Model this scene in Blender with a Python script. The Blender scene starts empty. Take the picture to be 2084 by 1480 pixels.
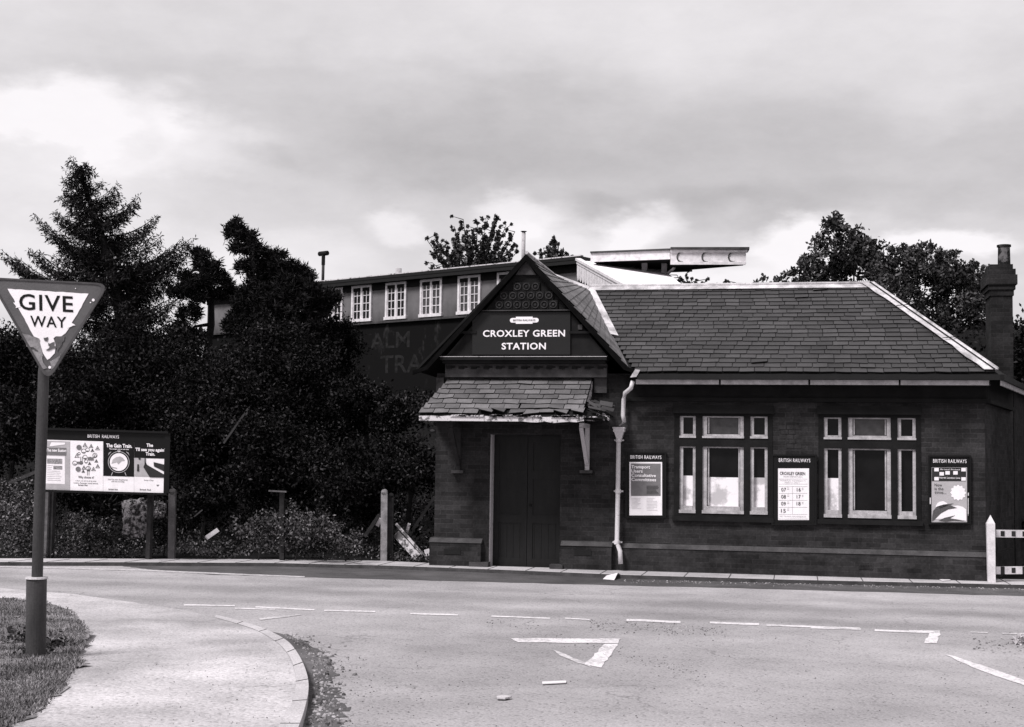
import bpy, bmesh, math, random
import numpy as np
from mathutils import Vector, Matrix
random.seed(7); RNG = np.random.default_rng(11)
S = bpy.context.scene; COL = S.collection
R = math.radians
# ------------------------------------------------------------------ camera
F = 2850.0; W0, H0 = 2084.0, 1480.0
CAM = Vector((0.0, -22.7, 1.75))
YAW, PITCH, ROLL = R(11.36), math.atan(204 / F), 0.0145
RM = Matrix.Rotation(YAW, 3, 'Z') @ Matrix.Rotation(R(90) + PITCH, 3, 'X') @ Matrix.Rotation(ROLL, 3, 'Z')
cd = bpy.data.cameras.new('camera'); cam = bpy.data.objects.new('camera', cd); COL.objects.link(cam)
cam.location = CAM; cam.rotation_euler = RM.to_euler()
cd.sensor_width = 36; cd.lens = F / W0 * 36; cd.clip_end = 3000; cd.clip_start = 0.1
S.camera = cam
FW = Vector((-math.sin(YAW), math.cos(YAW), 0)); RT = Vector((math.cos(YAW), math.sin(YAW), 0)); UP = Vector((0, 0, 1))
def ray(px, py): return RM @ Vector(((px - W0 / 2) / F, -(py - H0 / 2) / F, -1))
def K(px, py, Y=0.0): d = ray(px, py); return CAM + d * ((Y - CAM.y) / d.y)          # on a plane parallel to the facade
def G(px, py, z=0.0): d = ray(px, py); return CAM + d * ((z - CAM.z) / d.z)           # on a level plane
def D(px, py, dep): d = ray(px, py); return CAM + d * (dep / d.dot(FW))              # at a distance
# ------------------------------------------------------------------ sky, sun, exposure
SUN_EL, SUN_AZ = 52.0, 215.0          # azimuth measured clockwise from +Y
wd = bpy.data.worlds.new("World"); S.world = wd; wd.use_nodes = True
nt = wd.node_tree; nt.nodes.clear(); N = nt.nodes.new; LK = nt.links.new
def wm(op, a, b=None, c=None):
    n = N('ShaderNodeMath'); n.operation = op
    for i, v in enumerate((a, b, c)):
        if v is None: continue
        if isinstance(v, (int, float)): n.inputs[i].default_value = v
        else: LK(v, n.inputs[i])
    return n.outputs[0]
def wv(op, a, b=None):
    n = N('ShaderNodeVectorMath'); n.operation = op
    for i, v in enumerate((a, b)):
        if v is None: continue
        if isinstance(v, (tuple, Vector)): n.inputs[i].default_value = tuple(v)
        else: LK(v, n.inputs[i])
    return n.outputs['Value'] if op in ('LENGTH', 'DOT_PRODUCT') else n.outputs[0]
tc = N('ShaderNodeTexCoord').outputs['Generated']
def wnoise(sc, det, stretch=(1, 1, 2.2), rough=.55, col=False, off=(0, 0, 0)):
    v = wv('MULTIPLY', tc, stretch); v = wv('ADD', v, off)
    n = N('ShaderNodeTexNoise'); n.inputs['Scale'].default_value = sc; n.inputs['Detail'].default_value = det; n.inputs['Roughness'].default_value = rough
    LK(v, n.inputs['Vector']); return n.outputs['Color' if col else 'Fac']
warp = wv('MULTIPLY', wv('SUBTRACT', wnoise(11, 8, col=True), (.5, .5, .5)), (.075, .075, .07))
dw = wv('ADD', tc, warp)
# cloud bank: darker and brighter masses set by direction in the sky (px centre, radii, amount)
blobs = [(1500, 320, 1050, 150, -.13), (900, 330, 500, 60, -.05), (1700, 400, 500, 50, -.05), (700, 200, 560, 90, -.07), (1450, 430, 300, 50, -.05), (1200, 20, 1700, 120, .05), (110, 225, 230, 75, .36), (330, 290, 260, 70, .16), (40, 330, 260, 120, .14),
         (1050, 450, 110, 52, .24), (1130, 520, 260, 60, .16), (1310, 480, 85, 55, .26), (1640, 500, 150, 55, .34), (1900, 500, 170, 38, .30), (780, 470, 70, 40, .20),
         (1560, 590, 500, 60, .26), (250, 560, 520, 130, .16), (240, 262, 70, 55, -.22), (70, 270, 60, 26, -.12), (60, 60, 500, 90, .04), (560, 320, 90, 26, -.07), (1980, 210, 200, 70, .07), (620, 540, 200, 70, .08), (1240, 430, 60, 40, -.08)]
val = wm('ADD', wm('MULTIPLY', wnoise(5, 8, rough=.64), .38), .560)
for (bx, by, rx, ry, am) in blobs:
    c = ray(bx, by).normalized()
    q = wv('MULTIPLY', wv('SUBTRACT', dw, c), (F / rx, .2, F / ry))
    l = wv('LENGTH', q)
    mr = N('ShaderNodeMapRange'); mr.interpolation_type = 'SMOOTHSTEP'; LK(l, mr.inputs[0])
    for i, v in enumerate((.35, 1.2, am, 0.0)): mr.inputs[i + 1].default_value = v
    val = wm('ADD', val, mr.outputs[0])
val = wm('MINIMUM', wm('MAXIMUM', val, .2), 1.02)
sky = N('ShaderNodeTexSky'); sky.sky_type = 'NISHITA'; sky.sun_disc = False; sky.sun_elevation = R(SUN_EL); sky.sun_rotation = R(SUN_AZ)
bw = N('ShaderNodeRGBToBW'); LK(sky.outputs[0], bw.inputs[0])
val = wm('ADD', val, wm('MULTIPLY', wm('SUBTRACT', wnoise(42, 8, (1, 1, 2.5), .75), .5), .06))
tot = wm('ADD', wm('MULTIPLY', val, 7.6), wm('MULTIPLY', wm('MINIMUM', bw.outputs[0], 8.0), .04))
comb = N('ShaderNodeCombineColor'); LK(tot, comb.inputs[0]); LK(wm('MULTIPLY', tot, .968), comb.inputs[1]); LK(wm('MULTIPLY', tot, .995), comb.inputs[2])
bg = N('ShaderNodeBackground'); bg.inputs[1].default_value = .10; LK(comb.outputs[0], bg.inputs[0])
wo = N('ShaderNodeOutputWorld'); LK(bg.outputs[0], wo.inputs[0])
sl = bpy.data.lights.new('sun', 'SUN'); sl.energy = 3.3; sl.angle = R(14); sl.color = (1.0, .98, .985)
sun = bpy.data.objects.new('sun', sl); COL.objects.link(sun)
sd = Vector((math.sin(R(SUN_AZ)) * math.cos(R(SUN_EL)), math.cos(R(SUN_AZ)) * math.cos(R(SUN_EL)), math.sin(R(SUN_EL))))
sun.rotation_euler = sd.to_track_quat('Z', 'Y').to_euler(); sun.location = sd * 60
vs = S.view_settings; vs.view_transform = 'Standard'; vs.look = 'None'; vs.exposure = 0.3; vs.gamma = 1.0
# ------------------------------------------------------------------ materials (grey scale photograph: every colour is a faintly warm-violet grey)
def gcol(v): return (v, v * .955, v * .985, 1)
class NM:
    def __init__(s, name):
        s.m = bpy.data.materials.new(name); s.m.use_nodes = True; s.t = s.m.node_tree; s.t.nodes.clear()
        s.o = s.n('ShaderNodeOutputMaterial'); s.b = s.n('ShaderNodeBsdfPrincipled'); s.l(s.b.outputs[0], s.o.inputs[0])
    def n(s, t): return s.t.nodes.new(t)
    def l(s, a, b): s.t.links.new(a, b)
    def math(s, op, a, b=None, c=None):
        n = s.n('ShaderNodeMath'); n.operation = op
        for i, v in enumerate((a, b, c)):
            if v is None: continue
            if isinstance(v, (int, float)): n.inputs[i].default_value = v
            else: s.l(v, n.inputs[i])
        return n.outputs[0]
    def co(s):
        g = s.n('ShaderNodeNewGeometry'); return g.outputs['Position']
    def noise(s, sc, det=4, rough=.6, stretch=(1, 1, 1), off=(0, 0, 0)):
        mp = s.n('ShaderNodeMapping'); mp.inputs['Scale'].default_value = stretch; mp.inputs['Location'].default_value = off; s.l(s.co(), mp.inputs[0])
        n = s.n('ShaderNodeTexNoise'); n.inputs['Scale'].default_value = sc; n.inputs['Detail'].default_value = det; n.inputs['Roughness'].default_value = rough
        s.l(mp.outputs[0], n.inputs['Vector']); return n.outputs['Fac']
    def rng(s, v, a, b, c, d, smooth=False):
        n = s.n('ShaderNodeMapRange'); s.l(v, n.inputs[0])
        if smooth: n.interpolation_type = 'SMOOTHSTEP'
        for i, x in enumerate((a, b, c, d)): n.inputs[i + 1].default_value = x
        return n.outputs[0]
    def setv(s, v):
        c = s.n('ShaderNodeCombineColor'); s.l(v, c.inputs[0]); s.l(s.math('MULTIPLY', v, .955), c.inputs[1]); s.l(s.math('MULTIPLY', v, .985), c.inputs[2]); s.l(c.outputs[0], s.b.inputs['Base Color'])
    def bump(s, v, st=.3, dist=.01):
        b = s.n('ShaderNodeBump'); b.inputs['Strength'].default_value = st; b.inputs['Distance'].default_value = dist; s.l(v, b.inputs['Height']); s.l(b.outputs[0], s.b.inputs['Normal'])
    def rough(s, r, spec=.3): s.b.inputs['Roughness'].default_value = r; s.b.inputs['Specular IOR Level'].default_value = spec
def mat(name, v, var=.25, sc=6, r=.85, spec=.2, bst=.2, fine=60, stretch=(1, 1, 1), metal=0):
    m = NM(name); a = m.noise(sc, 5, stretch=stretch); f = m.noise(fine, 3)
    x = m.math('MULTIPLY', m.rng(a, .3, .7, 1 - var, 1 + var), m.rng(f, .3, .7, 1 - var * .5, 1 + var * .5))
    m.setv(m.math('MULTIPLY', x, v)); m.rough(r, spec); m.bump(f, bst, .01); m.b.inputs['Metallic'].default_value = metal
    return m.m
def island_mat(name, v, var=.5, r=.8, spec=.25, sc=2.0, nv=.3, fine=40, bst=.15, pw=0):      # every slate or leaf its own tone
    m = NM(name); g = m.n('ShaderNodeNewGeometry'); a = m.noise(sc, 4); f = m.noise(fine, 3)
    ri = m.math('POWER', g.outputs['Random Per Island'], pw) if pw else g.outputs['Random Per Island']
    x = m.math('MULTIPLY', m.rng(ri, 0, 1, 1 - var, (1 + var) * (1 + pw * .35)), m.rng(a, .3, .7, 1 - nv, 1 + nv))
    x = m.math('MULTIPLY', x, m.rng(f, .3, .7, .85, 1.15))
    m.setv(m.math('MULTIPLY', x, v)); m.rough(r, spec)
    if bst: m.bump(f, bst, .01)
    return m.m
def brick_mat(name, v, mortar, var=.45):
    m = NM(name); g = m.n('ShaderNodeSeparateXYZ'); m.l(m.co(), g.inputs[0])
    c = m.n('ShaderNodeCombineXYZ'); m.l(m.math('ADD', g.outputs[0], g.outputs[1]), c.inputs[0]); m.l(g.outputs[2], c.inputs[1])
    b = m.n('ShaderNodeTexBrick'); m.l(c.outputs[0], b.inputs['Vector']); b.inputs['Scale'].default_value = 1
    b.inputs['Brick Width'].default_value = .225; b.inputs['Row Height'].default_value = .075; b.inputs['Mortar Size'].default_value = .004; b.inputs['Mortar Smooth'].default_value = .3
    b.inputs['Color1'].default_value = (.70, .70, .70, 1); b.inputs['Color2'].default_value = (1.35, 1.35, 1.35, 1); b.inputs['Mortar'].default_value = (mortar / v, mortar / v, mortar / v, 1)
    q = m.n('ShaderNodeRGBToBW'); m.l(b.outputs['Color'], q.inputs[0])
    x = m.math('MULTIPLY', q.outputs[0], m.rng(m.noise(1.3, 7, .7), .36, .68, 1 - var, 1 + var * 1.9))
    x = m.math('MULTIPLY', x, m.rng(m.noise(30, 3), .3, .7, .75, 1.3))
    m.setv(m.math('MULTIPLY', x, v)); m.rough(.9, .15)
    m.bump(m.math('SUBTRACT', m.noise(50, 3), m.math('MULTIPLY', b.outputs['Fac'], 2.0)), .5, .006)
    return m.m
def worn_paint(name, v, base, cover=.5, sc=25, soft=.06):
    m = NM(name); a = m.noise(sc, 6, .7); b2 = m.noise(3, 4)
    k = m.rng(m.math('ADD', a, m.math('MULTIPLY', m.math('SUBTRACT', b2, .5), .5)), cover - soft, cover + soft, 0, 1, True)
    x = m.math('ADD', m.math('MULTIPLY', k, v - base), base); x = m.math('MULTIPLY', x, m.rng(m.noise(70, 2), .3, .7, .85, 1.15))
    m.setv(x); m.rough(.8, .2); m.bump(m.noise(60, 3), .2, .005); return m.m
M = {}
M['brick'] = brick_mat('sooty_brick', .0205, .034)
M['brick_low'] = brick_mat('plinth_brick', .021, .030)
M['stone_dark'] = mat('dark_stone', .008, .5, 4)
M['stone_mid'] = mat('weathered_stone', .05, .4, 5)
M['stone_band'] = mat('string_stone', .055, .45, 4)
M['slate'] = island_mat('roof_slate', .044, .30, .6, .3, 1.3, .22)
M['slate2'] = island_mat('canopy_lit_gable_slate', .12, .3, .6, .3, 2.5, .3)
M['deck'] = mat('roof_deck', .008); M['slate_edge_shade'] = mat('slate_edge_shade', .010)
M['lead'] = mat('lead_flashing', .46, .55, 4, .6, .3)
M['frame'] = mat('old_white_paint', .38, .3, 9, .7, .2, .3, 60)
M['white'] = mat('white_paint', .66, .2, 7, .6, .3)
M['peel'] = worn_paint('peeling_paint', .60, .12, .44, 14)
M['black'] = mat('black_paint', .0055, .3, 6, .5, .3)
M['door'] = mat('door_paint', .007, .4, 5, .6, .3, stretch=(3, 3, .5))
M['board'] = mat('board_black', .0050, .2, 6, .5, .2)
M['signpanel'] = mat('sign_panel', .0075, .15, 3, .5, .3)
M['letter'] = mat('white_letter', .85, .04, 6, .6)
M['paper'] = mat('paper_white', .86, .07, 8, .8)
M['inkd'] = mat('ink_dark', .03, .1, 8, .8)
M['inkm'] = mat('ink_mid', .17, .12, 8, .8)
M['inkl'] = mat('ink_light', .42, .12, 8, .8)
M['inkp'] = mat('ink_pale', .60, .08, 8, .8)
M['signgrey'] = mat('sign_border', .088, .15, 6, .5, .4)
M['signpeel'] = mat('sign_flaked', .22, .3, 18, .7, .3)
M['pole'] = mat('pole_paint', .036, .35, 6, .6, .3, .2, 50, (1, 1, .25))
M['socket'] = mat('socket_paint', .048, .3, 8, .7, .25, .3, 60, (1, 1, .3))
M['concrete_pale'] = mat('pale_concrete', .24, .4, 7, .9, .15, .4)
M['doorpost'] = worn_paint('door_post_paint', .50, .2, .36, 12)
M['concrete'] = mat('concrete_post', .10, .4, 7, .9, .15, .4)
M['postdark'] = mat('mossy_post', .03, .5, 7, .9, .15, .4)
M['wood'] = mat('weathered_wood', .028, .4, 6, .9)
M['plank'] = worn_paint('broken_plank', .55, .10, .46, 9)
M['stump'] = worn_paint('ivy_bare_rock', .34, .03, .50, 11, .08)
M['render'] = None
M['pipewhite'] = worn_paint('pipe_paint', .60, .14, .30, 16)
M['bark'] = mat('bark', .018, .4, 9, .95)
M['conifer'] = island_mat('conifer_needles', .017, .6, .95, .05, 1, .4, 20, 0, pw=2)
M['pine'] = island_mat('pine_needles', .011, .6, .95, .04, 1, .4, 20, 0, pw=2)
M['leaf_dark'] = island_mat('shrub_leaf', .0135, .7, .95, .04, .9, .6, 20, 0, pw=4)
M['leaf_mid'] = island_mat('tree_leaf', .030, .75, .6, .35, .8, .45, 20, 0, pw=2)
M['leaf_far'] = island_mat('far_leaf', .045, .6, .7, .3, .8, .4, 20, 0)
M['weed'] = island_mat('weed_leaf', .062, .8, .9, .1, .7, .7, 20, 0, pw=2)
M['grass'] = island_mat('grass_blade', .17, .6, .9, .1, 2.5, .4, 20, 0)
M['corr'] = mat('sheet_roof_white', .95, .06, 2, .6, .2)
M['glass'] = None
g = NM('dark_glass'); g.setv(g.math('MULTIPLY', g.noise(2, 3), .014)); g.rough(.12, .18); M['glass'] = g.m
g = NM('whitened_glass'); a = g.noise(3.2, 6, .6); x = g.rng(a, .40, .52, .50, .86, True); g.setv(x); g.rough(.5, .2); M['whitened'] = g.m
g = NM('net_glass'); a = g.noise(9, 5, .6); x = g.rng(a, .3, .7, .035, .075); g.setv(x); g.rough(.3, .4); M['netglass'] = g.m
# grey render of the platform building, rain-stained below the windows
g = NM('grey_render'); sp = g.n('ShaderNodeSeparateXYZ'); g.l(g.co(), sp.inputs[0])
st = g.noise(2.2, 5, .6, (1, 1, .25)); dirt = g.rng(g.math('ADD', sp.outputs[2], g.math('MULTIPLY', st, 1.2)), 7.0, 7.8, .40, 1)
x = g.math('MULTIPLY', g.math('MULTIPLY', dirt, g.rng(g.noise(1.5, 5), .3, .7, .75, 1.2)), .15); g.setv(x); g.rough(.9, .1); M['render'] = g.m
# blackened painted wall with faded lettering streaks
g = NM('blackened_wall'); x = g.rng(g.noise(2.4, 6, .7, (1, 1, .35)), .60, .80, .005, .05); g.setv(x); g.rough(.9, .1); M['blackwall'] = g.m
# ground materials
def ground_mat(name, v, var, sc, fine, bst=.5, speck=0.0, bands=False):
    m = NM(name); a = m.noise(sc, 6, .62); b = m.noise(sc * .22, 4, .5); f = m.noise(fine, 3, .7)
    x = m.math('MULTIPLY', m.rng(a, .3, .7, 1 - var, 1 + var), m.rng(b, .35, .65, 1 - var, 1 + var))
    x = m.math('MULTIPLY', x, m.rng(f, .3, .7, .72, 1.28))
    vn = m.n('ShaderNodeTexVoronoi'); vn.inputs['Scale'].default_value = fine * .35; m.l(m.co(), vn.inputs['Vector'])
    x = m.math('MULTIPLY', x, m.rng(vn.outputs['Distance'], .02, .35, 1 - speck, 1))
    wv_ = m.n('ShaderNodeTexVoronoi'); wv_.feature = 'DISTANCE_TO_EDGE'; wv_.inputs['Scale'].default_value = .55
    mp = m.n('ShaderNodeMapping'); m.l(m.co(), mp.inputs[0]); dn_ = m.n('ShaderNodeTexNoise'); dn_.inputs['Scale'].default_value = 2.0; dn_.inputs['Detail'].default_value = 6; m.l(m.co(), dn_.inputs['Vector'])
    ad = m.n('ShaderNodeVectorMath'); ad.operation = 'MULTIPLY_ADD'; m.l(dn_.outputs['Color'], ad.inputs[0]); ad.inputs[1].default_value = (.8, .8, .8); m.l(mp.outputs[0], ad.inputs[2]); m.l(ad.outputs[0], wv_.inputs['Vector'])
    ck_ = m.rng(wv_.outputs['Distance'], 0, .012, .30, 0); ck_ = m.math('MULTIPLY', ck_, m.rng(m.noise(.6, 3, .5, off=(5, 3, 0)), .48, .60, 0, 1)); x = m.math('MULTIPLY', x, m.math('SUBTRACT', 1.0, ck_))
    x = m.math('MULTIPLY', x, m.rng(m.noise(9, 5, .75), .62, .72, 1, .82))
    if bands:        # wheel tracks and oil along the carriageway, a darker channel by the far kerb
        s = m.n('ShaderNodeSeparateXYZ'); m.l(m.co(), s.inputs[0]); wob = m.math('MULTIPLY', m.math('SUBTRACT', m.noise(.35, 3), .5), .7)
        d = m.math('ADD', m.math('SUBTRACT', s.outputs[1], m.math('MULTIPLY', s.outputs[0], -.012)), wob)
        for c, wd_, am in BANDS:
            k = m.rng(m.math('ABSOLUTE', m.math('SUBTRACT', d, c)), 0, wd_, am, 0, True); x = m.math('MULTIPLY', x, m.math('SUBTRACT', 1.0, k))
    m.setv(m.math('MULTIPLY', x, v)); m.rough(.92, .12); m.bump(m.math('ADD', f, m.math('MULTIPLY', vn.outputs['Distance'], 1.5)), bst, .006); return m.m
BANDS = [(-4.7, .8, .24), (-6.2, .6, .17), (-3.5, .5, .10), (-9.6, .9, .08)]
M['road'] = ground_mat('worn_asphalt', .335, .17, 1.0, 55, .7, .5, True)
M['chan'] = ground_mat('channel_asphalt', .085, .25, 2.0, 60, .5, .3)
M['gutter'] = ground_mat('gutter_grit', .11, .28, 3.0, 50, .7, .4)
M['path'] = ground_mat('pale_path', .42, .24, 1.2, 55, .7, .5)
M['flag'] = ground_mat('paving_flags', .40, .16, 2.5, 60, .3, .15)
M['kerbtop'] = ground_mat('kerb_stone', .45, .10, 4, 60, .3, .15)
M['kerbface'] = mat('kerb_face_dark', .05, .4, 5)  # much darker tone than the kerb top
M['verge'] = ground_mat('verge_turf', .21, .35, 2.5, 45, .9, .5)
M['soil'] = ground_mat('bank_soil', .008, .4, 1.5, 25, .9, .5)
M['line'] = worn_paint('road_paint', .66, .40, .46, 22, .10)
M['linef'] = worn_paint('faded_road_paint', .56, .36, .52, 16, .10)
M['stonechip'] = island_mat('grit_stone', .22, .8, .9, .1, 2, .3, 40, 0)
M['litter'] = mat('litter_card', .65, .15, 12)
# ------------------------------------------------------------------ mesh helpers
def wloc(o):
    v = Vector((0, 0, 0))
    while o: v += o.location; o = o.parent
    return v
class MB:
    def __init__(s): s.v = []; s.f = []; s.g = []
    def add(s, vs, fs):
        s.g.append((len(s.v), len(s.f))); b = len(s.v); s.v += [Vector(v) for v in vs]; s.f += [tuple(i + b for i in f) for f in fs]; return s
    def box(s, a, b):
        x0, x1 = sorted((a[0], b[0])); y0, y1 = sorted((a[1], b[1])); z0, z1 = sorted((a[2], b[2]))
        return s.add([(x0, y0, z0), (x1, y0, z0), (x1, y1, z0), (x0, y1, z0), (x0, y0, z1), (x1, y0, z1), (x1, y1, z1), (x0, y1, z1)],
                     [(0, 3, 2, 1), (4, 5, 6, 7), (0, 1, 5, 4), (1, 2, 6, 5), (2, 3, 7, 6), (3, 0, 4, 7)])
    def beam(s, p0, p1, w, h, up=UP):      # rectangular bar, w across, h along up
        p0, p1 = Vector(p0), Vector(p1); d = (p1 - p0).normalized(); sx = d.cross(up).normalized(); u = sx.cross(d)
        vs = []
        for p in (p0, p1):
            for a, b in ((-1, -1), (1, -1), (1, 1), (-1, 1)): vs.append(p + sx * (a * w / 2) + u * (b * h / 2))
        return s.add(vs, [(3, 2, 1, 0), (4, 5, 6, 7), (0, 1, 5, 4), (1, 2, 6, 5), (2, 3, 7, 6), (3, 0, 4, 7)])
    def tube(s, pts, rs, n=10, cap=True):
        pts = [Vector(p) for p in pts]; rs = rs if isinstance(rs, (list, tuple)) else [rs] * len(pts); vs = []
        for i, p in enumerate(pts):
            d = (pts[min(i + 1, len(pts) - 1)] - pts[max(i - 1, 0)]).normalized(); a = d.cross(UP if abs(d.z) < .95 else Vector((1, 0, 0))).normalized(); b = d.cross(a)
            for k in range(n): t = 2 * math.pi * k / n; vs.append(p + (a * math.cos(t) + b * math.sin(t)) * rs[i])
        fs = [(i * n + k, (i + 1) * n + k, (i + 1) * n + (k + 1) % n, i * n + (k + 1) % n) for i in range(len(pts) - 1) for k in range(n)]
        if cap: fs += [tuple(range(n)), tuple(range((len(pts) - 1) * n + n - 1, (len(pts) - 1) * n - 1, -1))]
        return s.add(vs, fs)
    def prism(s, poly, ext):               # poly: list of 3D points in a plane, ext: vector
        n = len(poly); ext = Vector(ext); vs = [Vector(p) for p in poly] + [Vector(p) + ext for p in poly]
        return s.add(vs, [tuple(range(n)), tuple(range(2 * n - 1, n - 1, -1))] + [(i, i + n, (i + 1) % n + n, (i + 1) % n) for i in range(n)])
    def each(s, name, m, parent=None, **k):
        g = s.g + [(len(s.v), len(s.f))]; out = []
        for (a, b), (c, d) in zip(g, g[1:]):
            q = MB(); q.add(s.v[a:c], [tuple(i - a for i in f) for f in s.f[b:d]]); out.append(q.build(name, m, parent, **k))
        return out
    def build(s, name, m, parent=None, smooth=False, bevel=0):
        me = bpy.data.meshes.new(name); o = bpy.data.objects.new(name, me); COL.objects.link(o)
        off = wloc(parent) if parent else Vector((0, 0, 0))
        me.from_pydata([tuple(v - off) for v in s.v], [], s.f)
        bm = bmesh.new(); bm.from_mesh(me); bmesh.ops.recalc_face_normals(bm, faces=bm.faces); bm.to_mesh(me); bm.free()
        me.materials.append(m); me.update()
        if smooth: me.polygons.foreach_set('use_smooth', [True] * len(me.polygons))
        if bevel:
            b = o.modifiers.new('bevel', 'BEVEL'); b.width = bevel; b.segments = 2; b.limit_method = 'ANGLE'
        if parent: o.parent = parent
        return o
def tag(o, label=None, cat=None, group=None, kind=None):
    if label: o['label'] = label
    if cat: o['category'] = cat
    if group: o['group'] = group
    if kind: o['kind'] = kind
    return o
def empty(name, loc, label, cat, group=None):
    o = bpy.data.objects.new(name, None); COL.objects.link(o); o.location = loc; o.empty_display_size = .2; return tag(o, label, cat, group)
def quads(name, P, m, parent=None):        # P: (n,4,3) array of separate quads
    n = len(P); off = wloc(parent) if parent else Vector((0, 0, 0))
    co = (P.reshape(-1, 3) - np.array(off)).astype(np.float32)
    me = bpy.data.meshes.new(name); me.vertices.add(n * 4); me.vertices.foreach_set('co', co.ravel())
    me.loops.add(n * 4); me.loops.foreach_set('vertex_index', np.arange(n * 4, dtype=np.int32))
    me.polygons.add(n); me.polygons.foreach_set('loop_start', np.arange(0, n * 4, 4, dtype=np.int32))
    me.update(calc_edges=True); me.validate(); me.materials.append(m)
    o = bpy.data.objects.new(name, me); COL.objects.link(o)
    if parent: o.parent = parent
    return o
def leaf_quads(C, s, aspect=.55, up=.0):
    n = len(C); a = RNG.normal(size=(n, 3)); a[:, 2] += up; a /= np.linalg.norm(a, axis=1)[:, None] + 1e-9
    b = np.cross(a, RNG.normal(size=(n, 3))); b /= np.linalg.norm(b, axis=1)[:, None] + 1e-9
    L = (s * RNG.uniform(.6, 1.35, n))[:, None]; a = a * L * .5; b = b * L * aspect * .5
    return np.stack([C - a, C + b, C + a, C - b], axis=1)
def clump_pts(c, r, n, sub=9, spread=.33, flat=.8, bias=.65):
    c = np.array(c); d = RNG.normal(size=(sub, 3)); d /= np.linalg.norm(d, axis=1)[:, None]
    d *= (RNG.uniform(0, 1, sub) ** (1 - bias))[:, None] * r; d[:, 2] *= flat
    i = RNG.integers(0, sub, n); return c + d[i] + RNG.normal(size=(n, 3)) * r * spread * RNG.uniform(.5, 1.1, sub)[i][:, None]
FONT = {}
def text(mb, s, c, w=None, h=None, rt=Vector((1, 0, 0)), up=UP, out=.003, bold=.0, align='CENTER', space=1.0):
    """lettering as flat mesh: centre (or left end) c, cap height h, total width w"""
    cu = bpy.data.curves.new('t', 'FONT'); cu.body = s; cu.size = 1; cu.offset = bold; cu.space_character = space; cu.resolution_u = 3
    o = bpy.data.objects.new('t', cu); COL.objects.link(o); dg = bpy.context.evaluated_depsgraph_get(); me = bpy.data.meshes.new_from_object(o.evaluated_get(dg))
    V = np.array([v.co[:] for v in me.vertices])
    if len(V):
        x0, x1 = V[:, 0].min(), V[:, 0].max(); cap = .70
        sy = (h / cap) if h else w / (x1 - x0); sx = w / (x1 - x0) if w else sy
        ox = (x0 + x1) / 2 if align == 'CENTER' else x0
        nrm = Vector(rt).cross(Vector(up)); c = Vector(c)
        mb.add([c + Vector(rt) * ((v[0] - ox) * sx) + Vector(up) * ((v[1] - (.35 if align == 'CENTER' else 0)) * sy) + nrm * out for v in V], [tuple(p.vertices) for p in me.polygons])
    bpy.data.objects.remove(o); bpy.data.curves.remove(cu); bpy.data.meshes.remove(me)
    return mb
def rect(mb, px0, py0, px1, py1, Y, th=.002, tilt=None):      # thin slab on a facade-parallel plane, from photo coordinates
    a, b, c, d = K(px0, py0, Y), K(px1, py0, Y), K(px1, py1, Y), K(px0, py1, Y)
    return mb.prism([d, c, b, a], (0, -th, 0))
# ================================================================== THE GROUND
def sheet(name, pts, m, kind='structure'):
    mb = MB(); mb.add(pts, [tuple(range(len(pts)))])
    o = mb.build(name, m); 
    bm = bmesh.new(); bm.from_mesh(o.data); bmesh.ops.triangulate(bm, faces=bm.faces)
    for f in bm.faces:
        if f.normal.z < 0: f.normal_flip()
    bm.to_mesh(o.data); bm.free(); o['kind'] = kind; return o
def strip(mb, A, B):
    n = len(A); return mb.add(list(A) + list(B), [(i, i + 1, n + i + 1, n + i) for i in range(n - 1)])
ZP = .06
kt = [G(*p, ZP) for p in ((-300, 1144), (0, 1144), (280, 1144.5), (560, 1146), (780, 1151), (1000, 1159), (1263, 1170), (1600, 1180), (2084, 1190.5))]
kt = [kt[0] + (kt[0] - kt[1]) * 6] + kt + [kt[-1] + (kt[-1] - kt[-2]) * 4]
kb = [G(*p, ZP) for p in ((-300, 1136.5), (0, 1136.5), (280, 1137), (560, 1138.5), (780, 1141.5))]
kb = [kb[0] + (kb[0] - kb[1]) * 6] + kb + [Vector((kt[6].x, .12, ZP)), Vector((kt[7].x, .12, ZP)), Vector((kt[8].x, .12, ZP)), Vector((kt[9].x + .5, .6, ZP)), Vector((kt[10].x, 2.0, ZP))]
sheet('ground', [(-400, -300, -.05), (400, -300, -.05), (400, 500, -.05), (-400, 500, -.05)], M['soil'])
roadp = [Vector((p.x, p.y, 0)) for p in kt]
sheet('road', [Vector((roadp[0].x, -60, 0)), Vector((roadp[-1].x, -60, 0))] + [p + Vector((0, .02, 0)) for p in reversed(roadp)], M['road'])
# darker channel strip beside the far kerb
ce = [G(*p, .004) for p in ((250, 1152), (330, 1161), (430, 1169), (640, 1175), (1000, 1184.5), (1500, 1197), (2084, 1213))]; ce.append(ce[-1] + (ce[-1] - ce[-2]) * 3)
def kline(x):
    for j in range(len(kt) - 1):
        if kt[j].x <= x <= kt[j + 1].x: return kt[j].y + (kt[j + 1].y - kt[j].y) * (x - kt[j].x) / (kt[j + 1].x - kt[j].x)
    return kt[-1].y
ce = [a.lerp(b, k / 12) + Vector((0, random.uniform(-.05, .05), 0)) for a, b in zip(ce, ce[1:]) for k in range(12)]
ck = [Vector((q.x, max(q.y + .01, kline(q.x) + .01), .004)) for q in ce]
strip(MB(), ce, ck).build('road_channel', M['chan'])['kind'] = 'structure'
mb = MB()
low = [Vector((p.x, p.y - .01, 0)) for p in kt]
KW = .13; kin = [p + Vector((0, KW, 0)) for p in kt]
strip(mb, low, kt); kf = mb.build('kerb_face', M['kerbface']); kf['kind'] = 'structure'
strip(MB(), [p + Vector((0, 0, .001)) for p in kt], [p + Vector((0, 0, .001)) for p in kin]).build('kerb', M['kerbtop'])['kind'] = 'structure'
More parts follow.
